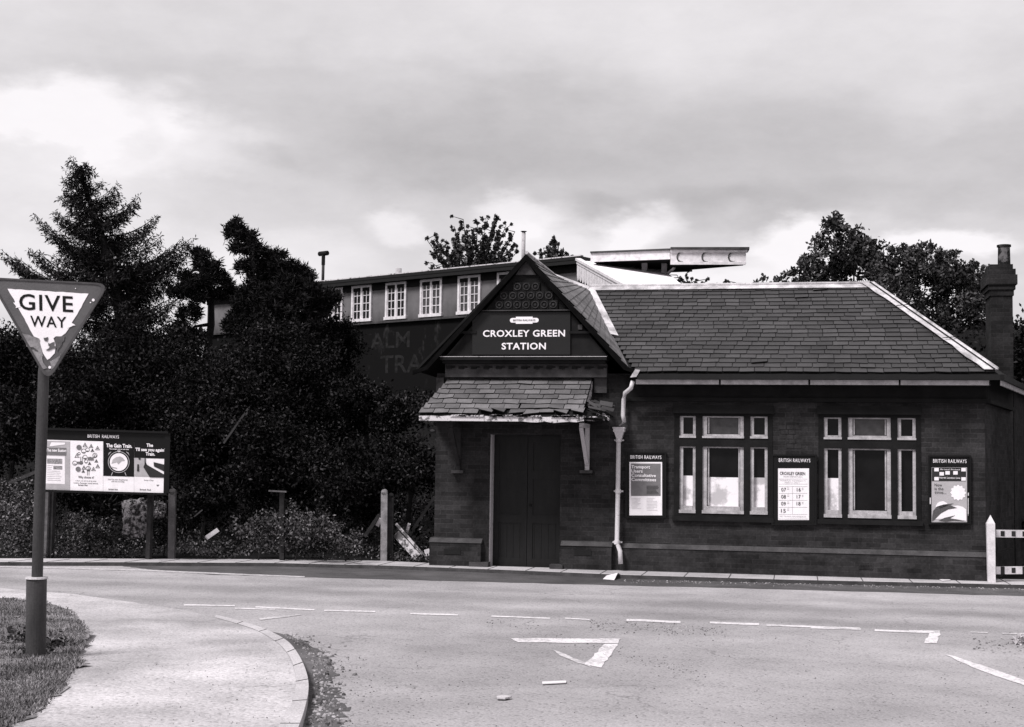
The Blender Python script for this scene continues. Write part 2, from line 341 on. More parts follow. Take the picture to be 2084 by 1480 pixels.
strip(MB(), kin, kb).build('pavement', M['flag'])['kind'] = 'structure'
# joints between flags (thin dark gaps)
mb = MB()
for i in range(60):
    px = 20 + i * 78 + random.uniform(-4, 4)
    if px > 2080: break
    a = G(px, 1144, ZP); 
    # find kerb y at this x
    for j in range(len(kt) - 1):
        if kt[j].x <= a.x <= kt[j + 1].x:
            t = (a.x - kt[j].x) / (kt[j + 1].x - kt[j].x); p = kt[j].lerp(kt[j + 1], t); q = kb[j].lerp(kb[j + 1], t)
            d = (q - p); d.x = 0; mb.box((p.x - .006, p.y, ZP), (p.x + .006, p.y + max(.2, d.y), ZP + .0045))
mb.build('pavement_joint', M['kerbface'])['kind'] = 'structure'
# embankment behind
def bank_h(x, y):
    t = max(0., min(1., (y - 2.5) / 3.0)); h = .05 + .55 * t
    t = max(0., min(1., (y - 4.5) / 9.5)); t = t * t * (3 - 2 * t); h += 2.8 * t; t = max(0., min(1., (y - 16) / 12)); h += .6 * t
    fx = max(0., min(1., (x + 4.8) / 3.2)); fx = fx * fx * (3 - 2 * fx)       # flat yard behind the station building
    t2 = max(0., min(1., (y - 8.) / 7.)); h2 = .04 + 5.4 * t2 * t2 * (3 - 2 * t2)
    h = h * (1 - fx) + h2 * fx
    return h + .10 * math.sin(x * 1.7 + y) * math.sin(y * 1.3 - x * .6) * min(1, max(0, y - 2.) / 2)
xs = [-34 + i * .8 for i in range(96)]; 
def backy(x):
    for j in range(len(kb) - 1):
        if kb[j].x <= x <= kb[j + 1].x: return kb[j].y + (kb[j + 1].y - kb[j].y) * (x - kb[j].x) / (kb[j + 1].x - kb[j].x)
    return kb[0].y if x < kb[0].x else kb[-1].y
vs_ = []; fs_ = []; NY = 46
for x in xs:
    y0 = backy(x) - .02
    if -6.0 < x < 3.2: y0 = .2
    for j in range(NY):
        y = y0 + (j / (NY - 1)) ** 1.5 * (70 - y0); z = bank_h(x, y - 0 * y0) if j else ZP - .006
        vs_.append((x, y, z))
for i in range(len(xs) - 1):
    for j in range(NY - 1): fs_.append((i * NY + j, (i + 1) * NY + j, (i + 1) * NY + j + 1, i * NY + j + 1))
MB().add(vs_, fs_).build('embankment', M['soil'], smooth=True)['kind'] = 'structure'
# near footpath with its curved kerb
ZF = .085
ko = [(441, 1251), (504, 1268), (542, 1281), (583, 1303), (607, 1331), (623, 1366), (628, 1399), (621, 1438), (607, 1480), (585, 1530), (550, 1600), (470, 1720)]
ki = [(436, 1256), (492, 1272), (527, 1285), (566, 1309), (590, 1338), (601, 1372), (601, 1402), (590, 1440), (566, 1480), (535, 1535), (490, 1605), (400, 1725)]
zk = [.012, .03, .055, .075] + [ZF] * 8
KO = [G(*p, z) for p, z in zip(ko, zk)]; KI = [G(*p, z) for p, z in zip(ki, zk)]
def dense(P, n=6):       # Catmull-Rom
    out = []
    for i in range(len(P) - 1):
        p0, p1, p2, p3 = P[max(i - 1, 0)], P[i], P[i + 1], P[min(i + 2, len(P) - 1)]
        for k in range(n):
            t = k / n; out.append(.5 * ((2 * p1) + (p2 - p0) * t + (2 * p0 - 5 * p1 + 4 * p2 - p3) * t * t + (3 * p1 - p0 - 3 * p2 + p3) * t ** 3))
    return out + [P[-1]]
KO, KI = dense(KO), dense(KI)
mb = MB(); strip(mb, KO, KI); strip(mb, [Vector((p.x, p.y, -.01)) for p in KO], KO)
nk = mb.build('kerb', M['kerbtop']); nk['kind'] = 'structure'
mb = MB(); acc = 0
for i in range(1, len(KO)):
    acc += (KO[i] - KO[i - 1]).length
    if acc > .85: acc = 0; mb.beam(KO[i] + Vector((0, 0, .0015)), KI[i] + Vector((0, 0, .0015)), .007, .004)
mb.build('kerb_joint', M['gutter'])['kind'] = 'structure'
far = [G(*p, .012) for p in ((-500, 1192), (-200, 1194), (0, 1197), (150, 1209), (300, 1230), (380, 1243))]
inn = [G(*p, .06) for p in ((-500, 1206), (-200, 1208), (0, 1212), (150, 1225), (270, 1247), (350, 1266))]
tail = [Vector((KI[-1].x - 6, KI[-1].y - 3, ZF)), Vector((-22, -24, ZF)), Vector((-26, -10, ZF))]
sheet('footpath', far + [p - Vector((0, 0, .003)) for p in KI] + tail, M['path'])
# grit-filled gutter beside the near kerb
go = [(560, 1286), (596, 1298), (640, 1318), (668, 1334), (674, 1350), (672, 1385), (690, 1415), (698, 1450), (688, 1480), (676, 1540), (650, 1620)]
GO = [v + Vector((random.gauss(0, .035), random.gauss(0, .05), 0)) for v in dense([G(*p, .004) for p in go], 8)]
sheet('gutter', [Vector((p.x, p.y, .004)) for p in KO[12:60]] + list(reversed(GO)), M['gutter'])
# grass verge round the sign
vg = [(-600, 1206), (-200, 1210), (0, 1217), (70, 1222), (120, 1234), (152, 1252), (174, 1280), (176, 1308), (160, 1332), (166, 1350), (140, 1372), (128, 1400), (100, 1420), (84, 1446), (50, 1458), (30, 1474), (-20, 1488), (-80, 1520), (-300, 1550)]
VG = dense([G(*p, ZF + .006) for p in vg], 4)
sheet('verge', [v + Vector((RNG.normal() * .035, RNG.normal() * .07, 0)) for v in VG], M['verge'])
def inpoly(x, y, P):
    c = False; j = len(P) - 1
    for i in range(len(P)):
        if (P[i][1] > y) != (P[j][1] > y) and x < (P[j][0] - P[i][0]) * (y - P[i][1]) / (P[j][1] - P[i][1]) + P[i][0]: c = not c
        j = i
    return c
def blades(C, h, w):
    n = len(C); a = RNG.uniform(0, 6.283, n); wd = np.stack([np.cos(a), np.sin(a), 0 * a], 1) * w * .5
    tip = C + np.stack([RNG.normal(size=n) * .4, RNG.normal(size=n) * .4, RNG.uniform(.35, 1, n)], 1) * (h * RNG.uniform(.4, 1.2, n))[:, None]
    return np.stack([C - wd, C + wd, tip + wd * .3, tip - wd * .3], 1)
pv = [(v.x, v.y) for v in VG]; pts = []
while len(pts) < 26000:
    px, py = random.uniform(-60, 190), random.uniform(1212, 1500); p = G(px, py, ZF)
    if inpoly(p.x, p.y, pv) and random.random() < .25 + .75 * (math.sin(p.x * 5 + 2 * math.sin(p.y * 4)) * math.sin(p.y * 6.3) > -.35): pts.append((p.x + random.gauss(0, .02), p.y + random.gauss(0, .03), ZF + .004))
tag(quads('grass', blades(np.array(pts), .035, .010), M['grass']), kind='stuff')
# loose grit in the gutter, on the road and over the path edge
mb = MB()
def chip(mb, p, s):
    u = [Vector((math.cos(a) * random.uniform(.6, 1), math.sin(a) * random.uniform(.6, 1), 0)) * s for a in [k * 1.2566 + random.random() * .5 for k in range(5)]]
    b = [p + v for v in u]; t = [p + v * .6 + Vector((0, 0, s * random.uniform(.3, .7))) for v in u]
    mb.add(b + t, [(5, 6, 7, 8, 9)] + [(i, (i + 1) % 5, 5 + (i + 1) % 5, 5 + i) for i in range(5)])
for i in range(520):
    t = random.random(); x0 = 560 + t * 90 if t < .5 else 605 + (t - .5) * 20; py = 1290 + t * 190; px = np.interp(py, [1290, 1320, 1350, 1400, 1480], [575, 612, 632, 640, 628]) + abs(random.gauss(0, 32))
    chip(mb, G(px, py, .003), random.uniform(.006, .022) if random.random() < .93 else random.uniform(.02, .035))
for i in range(420):
    px = random.uniform(1200, 1480); py = 1258 + (px - 1000) * .05 + random.gauss(4, 7); chip(mb, G(px, py, .001), random.uniform(.004, .013))
for i in range(700): chip(mb, G(random.uniform(700, 2084), random.uniform(1255, 1480), .001), random.uniform(.003, .009))
for i in range(260): t = random.random(); chip(mb, G(1000 + t * 430 + random.gauss(0, 12), 1262 + t * 112 + random.gauss(0, 7), .001), random.uniform(.004, .011))
for i in range(420): chip(mb, G(610 + abs(random.gauss(0, 95)), random.uniform(1330, 1480), .001), random.uniform(.003, .010))
for i in range(240): chip(mb, G(random.uniform(180, 590), random.uniform(1280, 1480), ZF), random.uniform(.003, .008))
for i in range(500): chip(mb, G(random.uniform(1250, 2084), 0, .0) if 0 else G((q := random.uniform(1270, 2084)), np.interp(q, [1270, 2084], [1180, 1197]) + abs(random.gauss(0, 3)), .005), random.uniform(.005, .018))
for i in range(90): chip(mb, G(1980 + random.uniform(0, 110), 1305 + random.gauss(8, 8), .003), random.uniform(.005, .02))
tag(mb.build('gravel', M['stonechip']), kind='stuff')
# painted markings
def mark(name, polys, m='line', z=.0045):
    mb = MB()
    for P in polys:
        Q = [G(*p, z) for p in P]; E = []
        for i in range(len(Q)):
            a, b = Q[i], Q[(i + 1) % len(Q)]; n = max(1, int((b - a).length / .12))
            for k in range(n): E.append(a.lerp(b, k / n) + (Vector((random.gauss(0, .006), random.gauss(0, .012), 0)) if k else Vector((0, 0, 0))))
        mb.add(E, [tuple(range(len(E)))])
    o = mb.build(name, M[m]); bm = bmesh.new(); bm.from_mesh(o.data); bmesh.ops.triangulate(bm, faces=bm.faces); bm.to_mesh(o.data); bm.free(); o['kind'] = 'structure'; return o
mark('road_edge_line', [[(-40, 1151.5), (90, 1153.5), (300, 1159.5), (480, 1167.5), (620, 1173), (620, 1175), (480, 1170), (300, 1162.5), (90, 1156.5), (-40, 1154)]], 'linef')
def seg(x0, y0, x1, y1, w): return [(x0, y0), (x1, y1), (x1, y1 + w), (x0, y0 + w)]
mark('give_way_line', [seg(374, 1230, 478, 1231.5, 2.6), seg(478, 1237, 560, 1239, 2.2), seg(520, 1234, 640, 1240, 2.6), seg(660, 1241, 764, 1243.5, 2.6), seg(835, 1247, 932, 1250, 3)])
mark('give_way_line', [seg(1000, 1252.5, 1120, 1257, 2.6), seg(1150, 1257, 1200, 1260, 2.4), seg(1275, 1259.5, 1385, 1264, 4.2), seg(1445, 1265, 1545, 1268.5, 4), seg(1560, 1270.5, 1750, 1277.5, 3.4), seg(1650, 1276, 1752, 1279, 3)])
mark('give_way_line', [seg(1780, 1280.5, 1850, 1283.5, 4)])
mark('junction_line', [seg(1850, 1282.5, 1913, 1283.5, 5), [(1893, 1287), (1912, 1285), (1907, 1309), (1881, 1309)]])
mark('junction_line', [seg(1975, 1285, 2010, 1286.5, 2.4), seg(2040, 1288, 2180, 1291, 2.4)], 'linef')
mark('road_triangle_marking', [[(1040, 1299), (1263, 1299.5), (1258, 1309.5), (1055, 1307)], [(1231, 1310.5), (1257, 1310.5), (1246, 1328), (1224, 1359), (1190, 1352)]])
mark('road_triangle_marking', [[(1122, 1321), (1150, 1331), (1188, 1347), (1204, 1358), (1172, 1348), (1140, 1334)]], 'linef')
mark('lane_line', [[(1922, 1332), (1938, 1334), (2100, 1389), (2180, 1416), (2180, 1432), (2084, 1395), (1990, 1362)]])
mark('lane_line', [[(525, 1258), (610, 1250), (612, 1252), (530, 1262)]], 'linef')
# ================================================================== THE STATION BUILDING
Z = lambda px, py, Y=0.: K(px, py, Y).z
X = lambda px, py=950, Y=0.: K(px, py, Y).x
xl, xr = X(886), X(2005, 950)
z0 = ZP - .03
EAVE_Y = -.38
ze = (Z(1303, 759.5, EAVE_Y) + Z(2011, 761, EAVE_Y)) / 2; RY = 2.5
zr = (Z(1201, 588, RY) + Z(1776, 584, RY)) / 2
st = empty('station_building', ((xl + xr) / 2, 2, 0), 'low dark brick station booking hall with slate hipped roof and gabled porch', 'building')
GXc = K(1070, 517, EAVE_Y).x; GZ = K(1070, 517, EAVE_Y).z
hw = K(1276, 744, EAVE_Y).x - GXc
win = [(1377, 843, 1567, 1051), (1671, 844, 1869, 1059)]
WB = []
for (a, b, c, d) in win: WB.append((X(a), X(c), (Z(a, d) + Z(c, d)) / 2, (Z(a, b) + Z(c, b)) / 2))
wz0 = min(w[2] for w in WB); wz1 = max(w[3] for w in WB)
WB = [(a, b, wz0, wz1) for a, b, c, d in WB]
dx0, dx1, dz1 = X(996, 1000), X(1140, 1000), Z(1068, 885)
zt = ze + .02
mb = MB(); T = .34
mb.box((xl, 0, z0), (dx0, T, zt)); mb.box((dx0, 0, dz1), (dx1, T, zt)); mb.box((dx1, 0, z0), (WB[0][0], T, zt))
for (a, b, c, d) in WB: mb.box((a, 0, z0), (b, T, c)); mb.box((a, 0, d), (b, T, zt))
mb.box((WB[0][1], 0, z0), (WB[1][0], T, zt)); mb.box((WB[1][1], 0, z0), (xr, T, zt))
mb.box((xl, T, z0), (xl + T, 5, zt))
# splayed right-hand end wall
sd0 = Vector((xr, 0, 0)); sdir = Vector((.27, 1, 0)); sb = sd0 + sdir * 5
mb.prism([(xr, .002, z0), (sb.x, 5, z0), (sb.x - .34, 5, z0), (xr - .34, T, z0)], (0, 0, zt - z0))
mb.box((xl, 5, z0), (sb.x, 5.3, zt))
mb.build('wall', M['brick'], st)
# gable wall above the porch
gw = MB(); zi = ze + .021
k_ = (GZ - ze) / hw
YG = -.25
lz = (Z(905, 723, YG - .09) + Z(1235, 730, YG - .09)) / 2
def ghalf(z, m_=.10): return (GZ - m_ - z) / k_
gw.prism([(GXc - ghalf(lz), YG, lz), (GXc + ghalf(lz), YG, lz), (GXc, YG, GZ - .10)], (0, .5, 0)); gw.build('gable_wall', M['stone_dark'], st)
# plinth and its pale weathered string course
pz = (Z(1280, 1116) + Z(1990, 1133)) / 2; pth = .075
mb = MB(); mb2 = MB()
def plinth(x0, x1, p=.05, top=0):
    mb.box((x0, -p, z0), (x1, .0, pz + top)); mb2.prism([(x0 - .01, -p - .012, pz + top + .002), (x0 - .01, 0, pz + top + .002), (x0 - .01, 0, pz + top + pth), (x0 - .01, -p * .5, pz + top + pth * .75)], (x1 - x0 + .02, 0, 0))
plinth(X(877, 1110), X(981, 1110), .10, .015); plinth(X(1144, 1110), X(1246, 1110), .10, .015); plinth(X(1262, 1110), xr - .01)
mb.prism([(xr, -.05, z0), (xr + .06, 0, z0), (xr + .06 + .8, 3, z0), (xr, 3, z0)], (0, 0, pz - z0))
mb.each('plinth', M['brick_low'], st); mb2.each('string_course', M['stone_band'], st)
# stone dressings: lintel band, frieze under the eaves, quoins
mb = MB()
f0, f1 = Z(1600, 784), Z(1600, 812); mb.box((X(1262), -.05, f0), (xr, -.001, ze)) if False else None
mb.box((X(1262), -.03, f1), (xr + .02, 0, ze - .02)); mb.box((X(1262), -.07, f1 - .05), (xr + .05, 0, f1 + .012))
mb.prism([(xr + .02, -.07, f1 - .05), (xr + .09, 0, f1 - .05), (xr + .09 + .8, 3, f1 - .05), (xr + .02, 3, f1 - .05)], (0, 0, .062))
mb.prism([(xr + .02, -.03, f1 + .013), (xr + .05, 0, f1 + .013), (xr + .05 + .8, 3, f1 + .013), (xr + .02, 3, f1 + .013)], (0, 0, ze - .03 - f1))
mb.build('frieze', M['stone_dark'], st)
# lighter stone blocks let into the brickwork
mb = MB()
pc = K(1586, 893, 0)
for (i, j) in [(0, 0), (1, 0), (2, 0), (0, 1), (1, 1), (0, 2), (1, 2), (2, 2), (1, -1), (1, -2), (2, -2), (-3, 5), (-2, 5), (1, 6), (2, 4)]:
    x = pc.x + i * .118 + (j % 2) * .03; z = pc.z + j * .075; mb.box((x, -.004 - random.uniform(0, .003), z), (x + random.choice((.105, .105, .10)), 0, z + .066))
mb.each('stone_patch', island_mat('patch_brick', .030, .5, .9, .1, 6, .4), st)
# windows
def window(wi, W_, lights, up, lo, fills):
    x0, x1, a, b = W_
    wn = empty('window', ((x0 + x1) / 2, 0, a), None, None); wn.parent = st; wn.location -= st.location
    xs_ = [(X(p), X(q)) for p, q in lights]
    zu = (Z(lights[1][0], up[1]), Z(lights[1][0], up[0])); zl = (Z(lights[1][0], lo[1]), Z(lights[1][0], lo[0]))
    mb = MB(); y0, y1 = -.03, .12          # stone mullions and transom
    ed = [x0 - .04] + [v for p in xs_ for v in p] + [x1 + .04]
    for i in range(0, 8, 2): mb.box((ed[i], y0 + .02, a), (ed[i + 1], y1, b))
    for i in range(3):
        p, q = xs_[i]; mb.box((p, y0 + .02, zu[1]), (q, y1, b)); mb.box((p, y0 + .02, zl[1]), (q, y1, zu[0])); mb.box((p, y0 + .02, a), (q, y1, zl[0]))
    mb.box((x0 - .06, y0 - .04, b), (x1 + .06, .05, b + .13)); mb.box((x0 - .06, y0 - .03, a - .07), (x1 + .06, .05, a))
    mb.build('mullion', M['stone_dark'], wn)
    for i, (p, q) in enumerate(xs_):
        for k, (c, d) in enumerate((zl, zu)):
            fr = MB(); w = .055 if i != 1 else .07; sill = .085 if k == 0 else .05
            fr.box((p, .02, c), (p + w, .09, d)); fr.box((q - w * .8, .02, c), (q, .09, d)); fr.box((p + w, .02, d - .02), (q - w * .8, .09, d)); fr.box((p + w, .01, c), (q - w * .8, .09, c + sill))
            if i == 1: fr.box((p + w + .012, .05, c + sill + .012), (p + w + .035, .085, d - .025)); fr.box((q - w * .8 - .03, .05, c + sill + .012), (q - w * .8 - .008, .085, d - .025))
            fr.box((p - .005, -.025, c - .03 if k == 0 else c - .012), (q + .005, .02, c + .022))
            fr.build('frame', M['frame'], wn)
            gl = MB().box((p + w, .095, c + sill), (q - w * .8, .105, d - .02)); gl.build('pane', M['netglass'] if (k == 1 and i == 1) else M['glass'], wn)
            fz = fills.get((i, k))
            if fz:
                ft = Z(lights[i][0], fz); MB().box((p + w, .0895, c + sill), (q - w * .8, .0945, ft)).build('obscured_pane', M['whitened'], wn)
window(0, WB[0], ((1383, 1415.5), (1429.5, 1513.5), (1527, 1562)), (847, 890), (909, 1041), {(0, 0): 968, (1, 0): 971, (2, 0): 972})
window(1, WB[1], ((1677, 1712.5), (1726, 1813), (1827, 1864)), (850, 893), (913, 1050), {(0, 0): 973})
MB().box((xl + T, .9, z0), (xr, .95, zt)).build('inner_wall', M['deck'], st)
# door
dr = MB(); yd = .26; dm = (dx0 + dx1) / 2
zb = z0 + .02
for sgn in (0, 1):
    a, b = (dx0 + .02, dm - .004) if sgn == 0 else (dm + .004, dx1 - .0)
    dl = MB(); dl.box((a, yd, zb), (b, yd + .04, dz1)); dl.box((a, yd - .014, zb), (a + .09, yd, dz1)); dl.box((b - .09, yd - .014, zb), (b, yd, dz1))
    for zc in (zb + .0, zb + .72, zb + 1.45, dz1 - .12): dl.box((a + .09, yd - .014, zc), (b - .09, yd, zc + .14))
    for i in range(4): xx = a + .12 + i * (b - a - .24) / 3; dl.box((xx - .004, yd - .006, zb + .14), (xx + .004, yd, zb + .72))
    d_ = dl.build('door', M['door'], st)
    if sgn: MB().tube([(a + .05, yd - .05, zb + 1.02), (a + .05, yd - .014, zb + 1.02)], .022).build('handle', M['stone_dark'], d_)
MB().box((dx0 - .055, .03, z0), (dx0 + .018, yd, dz1)).build('door_post', M['doorpost'], st)
mb = MB(); mb.box((X(962), -.16, z0), (X(1000), .05, ZP + .075)); mb.box((X(1124), -.16, z0), (X(1150), .05, ZP + .07)); mb.each('door_base_block', M['stone_band'], st)
mb = MB()
for (a, b) in ((905, 1128), (1170, 1130)): 
    c = K(a, b, -.10); mb.box((c.x - .01, -.108, c.z), (c.x + .27, -.10, c.z + .085))
mb.each('air_vent', M['black'], st)
c = K(1748, 1158, -.05); av = MB()
for i in range(9): av.box((c.x + i * .025, -.062, c.z), (c.x + i * .025 + .008, -.05, c.z + .075))
for i in range(4): av.box((c.x, -.062, c.z + i * .023), (c.x + .21, -.051, c.z + i * .023 + .007))
av.build('air_vent', M['stone_mid'], st)
# frieze, dentils, ledge and corbels above the porch
mb = MB(); la, lb = X(898, 728, YG), X(1236, 728, YG)
mb.box((la, YG - .09, lz - .05), (lb, 0, lz - .001)); mb.box((la + .03, YG - .04, lz - .10), (lb - .03, 0, lz - .052)); mb.build('ledge', M['stone_dark'], st)
mb = MB(); mb.box((la, YG - .097, lz + .001), (lb, YG - .001, lz + .009)); mb.build('ledge_capping', M['doorpost'], st)
mb = MB(); mb.box((la + .05, -.165, lz - .32), (lb - .02, 0, lz - .102)); 
mb.build('frieze_band', mat('frieze_stone', .055, .5, 5), st)
mb = MB(); n = 13
for i in range(n):
    x = la + .12 + i * (lb - la - .24) / (n - 1)
    mb.box((x - .045, -.205, lz - .185), (x + .045, -.165, lz - .145)); mb.box((x + .045, -.185, lz - .165), (x + .10, -.165, lz - .145))
mb.each('dentil', M['stone_dark'], st)
mb = MB(); mb.box((X(1211, 750), -.06, Z(1222, 800)), (X(1236, 750), 0, lz - .325)); mb.box((X(890, 750), -.06, Z(900, 800)), (X(905, 750), 0, lz - .325)); mb.each('pilaster', M['stone_mid'], st)
mb = MB()
for sx_, pxx in ((1, 1175), (-1, 958)):       # little corbel niches beside the name board
    c = K(pxx + 7 * sx_, 672, YG); mb.box((c.x - .18, YG - .05, c.z - .06), (c.x + .16, YG, c.z - .02))
mb.each('corbel', M['stone_dark'], st)
c = K(1181, 665, YG); MB().box((c.x - .035, YG - .03, c.z - .05), (c.x + .035, YG, c.z + .03)).build('corbel_face', M['stone_mid'], st)
# patterned hanging tiles in the gable head
tz0 = Z(1068, 630, YG); mbt = MB(); mbr = MB(); row = 0; ts = .150
ztop = Z(1070, 563, YG)
while tz0 + (row + .9) * ts < ztop + .03:
    zc = tz0 + (row + .5) * ts; half = (GZ - zc) / k_ - .20
    m_ = int(half / ts) + 2
    for i in range(-m_, m_ + 1):
        xc = GXc + (i + .5 * (row % 2)) * ts
        if abs(xc - GXc) > half: continue
        dj = random.uniform(0, .008)
        mbt.box((xc - ts / 2 + .004, YG - .03 - dj, zc - ts / 2 + .003), (xc + ts / 2 - .004, YG, zc + ts / 2 - .003))
        ring = []
        for k in range(12):
            t0, t1 = k * math.pi / 6, (k + 1) * math.pi / 6
            P = [(xc + r_ * math.cos(t), YG - .031 - dj, zc + r_ * math.sin(t)) for r_, t in ((.062, t0), (.062, t1), (.046, t1), (.046, t0))]; mbr.prism(P, (0, -.012, 0))
        mbr.box((xc - .018, YG - .045 - dj, zc - .018), (xc + .018, YG - .031 - dj, zc + .018))
    row += 1
nf = len(mbt.f); mbt.add(mbr.v, mbr.f); ht = mbt.build('hanging_tiles', M['stone_dark'], st); ht.data.materials.append(island_mat('tile_ring', .026, .5))
for f in ht.data.polygons: f.material_index = 1 if f.index >= nf else 0
a_, b_, c_ = K(1070, 528, YG), K(1051, 560, YG), K(1092, 560, YG)
MB().prism([a_, b_, c_], (0, -.04, 0)).build('gable_panel', M['stone_band'], st)
mb = MB(); mb.box((X(965, 633, YG), YG - .07, tz0 - .03), (X(1172, 633, YG), YG, tz0 - .012)); mb.build('moulding', mat('moulding', .045, .4, 5), st)
# bargeboards, gable soffit
mb = MB(); apx = Vector((GXc, EAVE_Y, GZ))
for s_ in (-1, 1):
    foot = Vector((GXc + s_ * hw, EAVE_Y, ze + .10)); fl = Vector((GXc + s_ * (hw + .2), EAVE_Y, ze + .04))
    dn = Vector((-s_ * k_, 0, -1)).normalized() * .085
    q = Vector((0, 0, -.115))
    mb.prism([apx, foot, foot + dn * .8, apx + q], (0, .05, 0)); mb.prism([foot, fl, fl + Vector((0, 0, -.07)), foot + dn * .8], (0, .049, 0))
mb.build('bargeboard', mat('barge_black', .004, .5, 5, .9, .05), st)
# --- roof
e0 = Vector((GXc + hw + .20, EAVE_Y, ze)); 
ecr = K(2031, 766, EAVE_Y); ex1 = ecr.x
r0 = K(1199, 590, RY); r1 = K(1777, 586, RY); r0.z = r1.z = zr
v0 = K(1249, 692, .7); slope = math.atan2(zr - ze, RY - EAVE_Y)
v0.z = ze + (v0.y - EAVE_Y) * math.tan(slope)
E0, E1, R0_, R1_ = Vector((e0.x - .05, EAVE_Y, ze)), Vector((ex1, EAVE_Y, ze)), r0, r1
bk = Vector((sb.x + .3, 5.4, ze)); bl = Vector((xl - .1, 5.4, ze))
dn = Vector((0, 0, -.05))
mb = MB()
mb.prism([E0, E1, R1_, R0_, v0], dn); mb.prism([R0_, R1_, bk, bl], dn); mb.prism([E1, bk, R1_], dn)
gb = Vector((GXc, RY, GZ)); gl_ = Vector((GXc - hw - .15, EAVE_Y, ze)); glb = Vector((GXc - hw - .15, 5.4, ze))
apf = Vector((GXc, EAVE_Y + .05, GZ))
mb.prism([gl_ + Vector((0, .05, .08)), apf, gb, glb], dn)
gr_ = Vector((GXc + hw, EAVE_Y + .05, ze + .10))
for tri in ((apf, gr_, gb), (gr_, v0, gb), (gb, v0, R0_), (gb, R0_, bl), (gr_, E0, v0)): mb.prism(list(tri), dn)
rf = mb.build('roof', M['deck'], st)
def slates(name, m, O, U, V, Lf, Rf, Vlen, gauge, width, parent, jit=.004, thick=.007, mess=None, tiltup=.020):
    U, V = Vector(U).normalized(), Vector(V).normalized(); Nn = U.cross(V); mb = MB(); b = 0; r = 0
    while b < Vlen:
        L, Rr = Lf(b + gauge * .5), Rf(b + gauge * .5); a = L - (width / 2 if r % 2 else 0) - random.uniform(0, .04)
        while a < Rr:
            w = width * random.uniform(.93, 1.06); a0, a1 = max(a, L), min(a + w - .010, Rr)
            if a1 - a0 > .02:
                b0 = b - random.uniform(0, jit); b1 = min(b + gauge * 1.25, Vlen + .02); tz = random.uniform(0, .004); sk = random.gauss(0, jit * .5)
                dx_, dz_, sl_ = (0, 0, 0)
                if mess: dx_, dz_, sl_ = mess(r, (a0 + a1) / 2)
                P = lambda aa, bb, hh: O + U * (aa + dx_) + V * (bb + dz_) + Nn * hh
                if not mess and random.random() < .02: dz_, sl_ = -random.uniform(.01, .04), random.gauss(0, .012)
                sagz = .006 * math.sin(a0 * 1.3 + b0) + .003 * math.sin(a0 * 3.1 - b0 * 2)
                lo, hi = tiltup + sagz * (mess is None) + tz + (0 if not sl_ else abs(sl_)), .003 + sagz * (mess is None)
                mb.add([P(a0, b0 + sk + sl_, lo), P(a1, b0 - sk - sl_, lo), P(a1, b1, hi), P(a0, b1, hi), P(a0, b0 + sk + sl_, lo + thick), P(a1, b0 - sk - sl_, lo + thick), P(a1, b1, hi + thick), P(a0, b1, hi + thick)],
                       [(4, 5, 6, 7), (0, 1, 5, 4), (1, 2, 6, 5), (3, 0, 4, 7)])
            a += w
        b += gauge; r += 1
    o = mb.build(name, m, parent); o.data.materials.append(M['slate_edge_shade'])
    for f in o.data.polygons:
        if f.normal.dot(V) < -.5 or abs(f.normal.dot(U)) > .7: f.material_index = 1  # lower and side edges coloured dark as the shade between courses
    return o
Vd = Vector((0, math.cos(slope), math.sin(slope))); VL = (RY - EAVE_Y) / math.cos(slope)
bv = (v0.y - EAVE_Y) / math.cos(slope)
def Lf(b): return (v0.x - E0.x) * b / bv if b < bv else (v0.x - E0.x) + (R0_.x - v0.x) * (b - bv) / (VL - bv)
def Rf(b): return (E1.x - E0.x) + (R1_.x - E1.x) * b / VL
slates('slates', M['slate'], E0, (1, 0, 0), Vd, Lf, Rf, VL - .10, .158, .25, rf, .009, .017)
# slates of the gable's right-hand slope (ruled surface between verge and valley)
mb = MB(); nr = 17
for i in range(nr):
    for j in range(14):
        f = lambda s, t: (apf.lerp(gr_, s)).lerp((gb.lerp(R0_, s * 2.2) if s < .4545 else R0_.lerp(v0, (s - .4545) / .5455)), t)
        s0, s1 = i / nr, (i + 1.15) / nr; t0 = (j + .5 * (i % 2)) / 14; t1 = min(1, t0 + 1 / 14 - .006)
        if t0 >= 1 or s1 > 1.02: continue
        h = Vector((.008, 0, .008)); mb.prism([f(s0, t0) + h * .4, f(s0, t1) + h * .4, f(min(s1, 1), t1) + h * 1.6, f(min(s1, 1), t0) + h * 1.6], Vector((.003, 0, .003)))
mb.build('gable_slates', M['slate2'], rf)  # paler slate than the main roof, painting the light this slope catches
# lead ridge, hip and valley
up_ = Vector((0, 0, .035))
mb = MB(); mb.tube([R0_ + up_ + Vector((0, 0, .02)), R1_ + up_ + Vector((0, 0, .02))], .035, 8)
hipn = (E1 - R1_).normalized(); tail_ = E1 + Vector((0, 0, .02)) - hipn * .02
mb.tube([R1_ + up_ + Vector((0, 0, .02)), tail_ + up_ * 1.3], .035, 8)
mb.build('ridge_roll', M['lead'], rf, smooth=True)
mb = MB(); Nf = Vector((0, -math.sin(slope), math.cos(slope)))
o_ = Nf * .046
mb.prism([R0_ + o_, R1_ + o_, R1_ - Vd * .15 - hipn * 0 + o_, R0_ - Vd * .15 + o_], Nf * .006)
hp = [R1_ + o_ * 1.05]; hq = []
n = 16
for i in range(n + 1):
    p = R1_.lerp(E1, i / n) + o_ * 1.6; w = .185 + random.uniform(-.02, .03)
    hq.append(p + Vector((-w, 0, 0)) )
for i in range(n):
    a, b = R1_.lerp(E1, i / n) + o_ * 1.6, R1_.lerp(E1, (i + 1) / n) + o_ * 1.6
    mb.prism([a, b, hq[i + 1], hq[i]], Nf * .006)
mb.build('ridge_flashing', M['lead'], rf)
mb = MB()
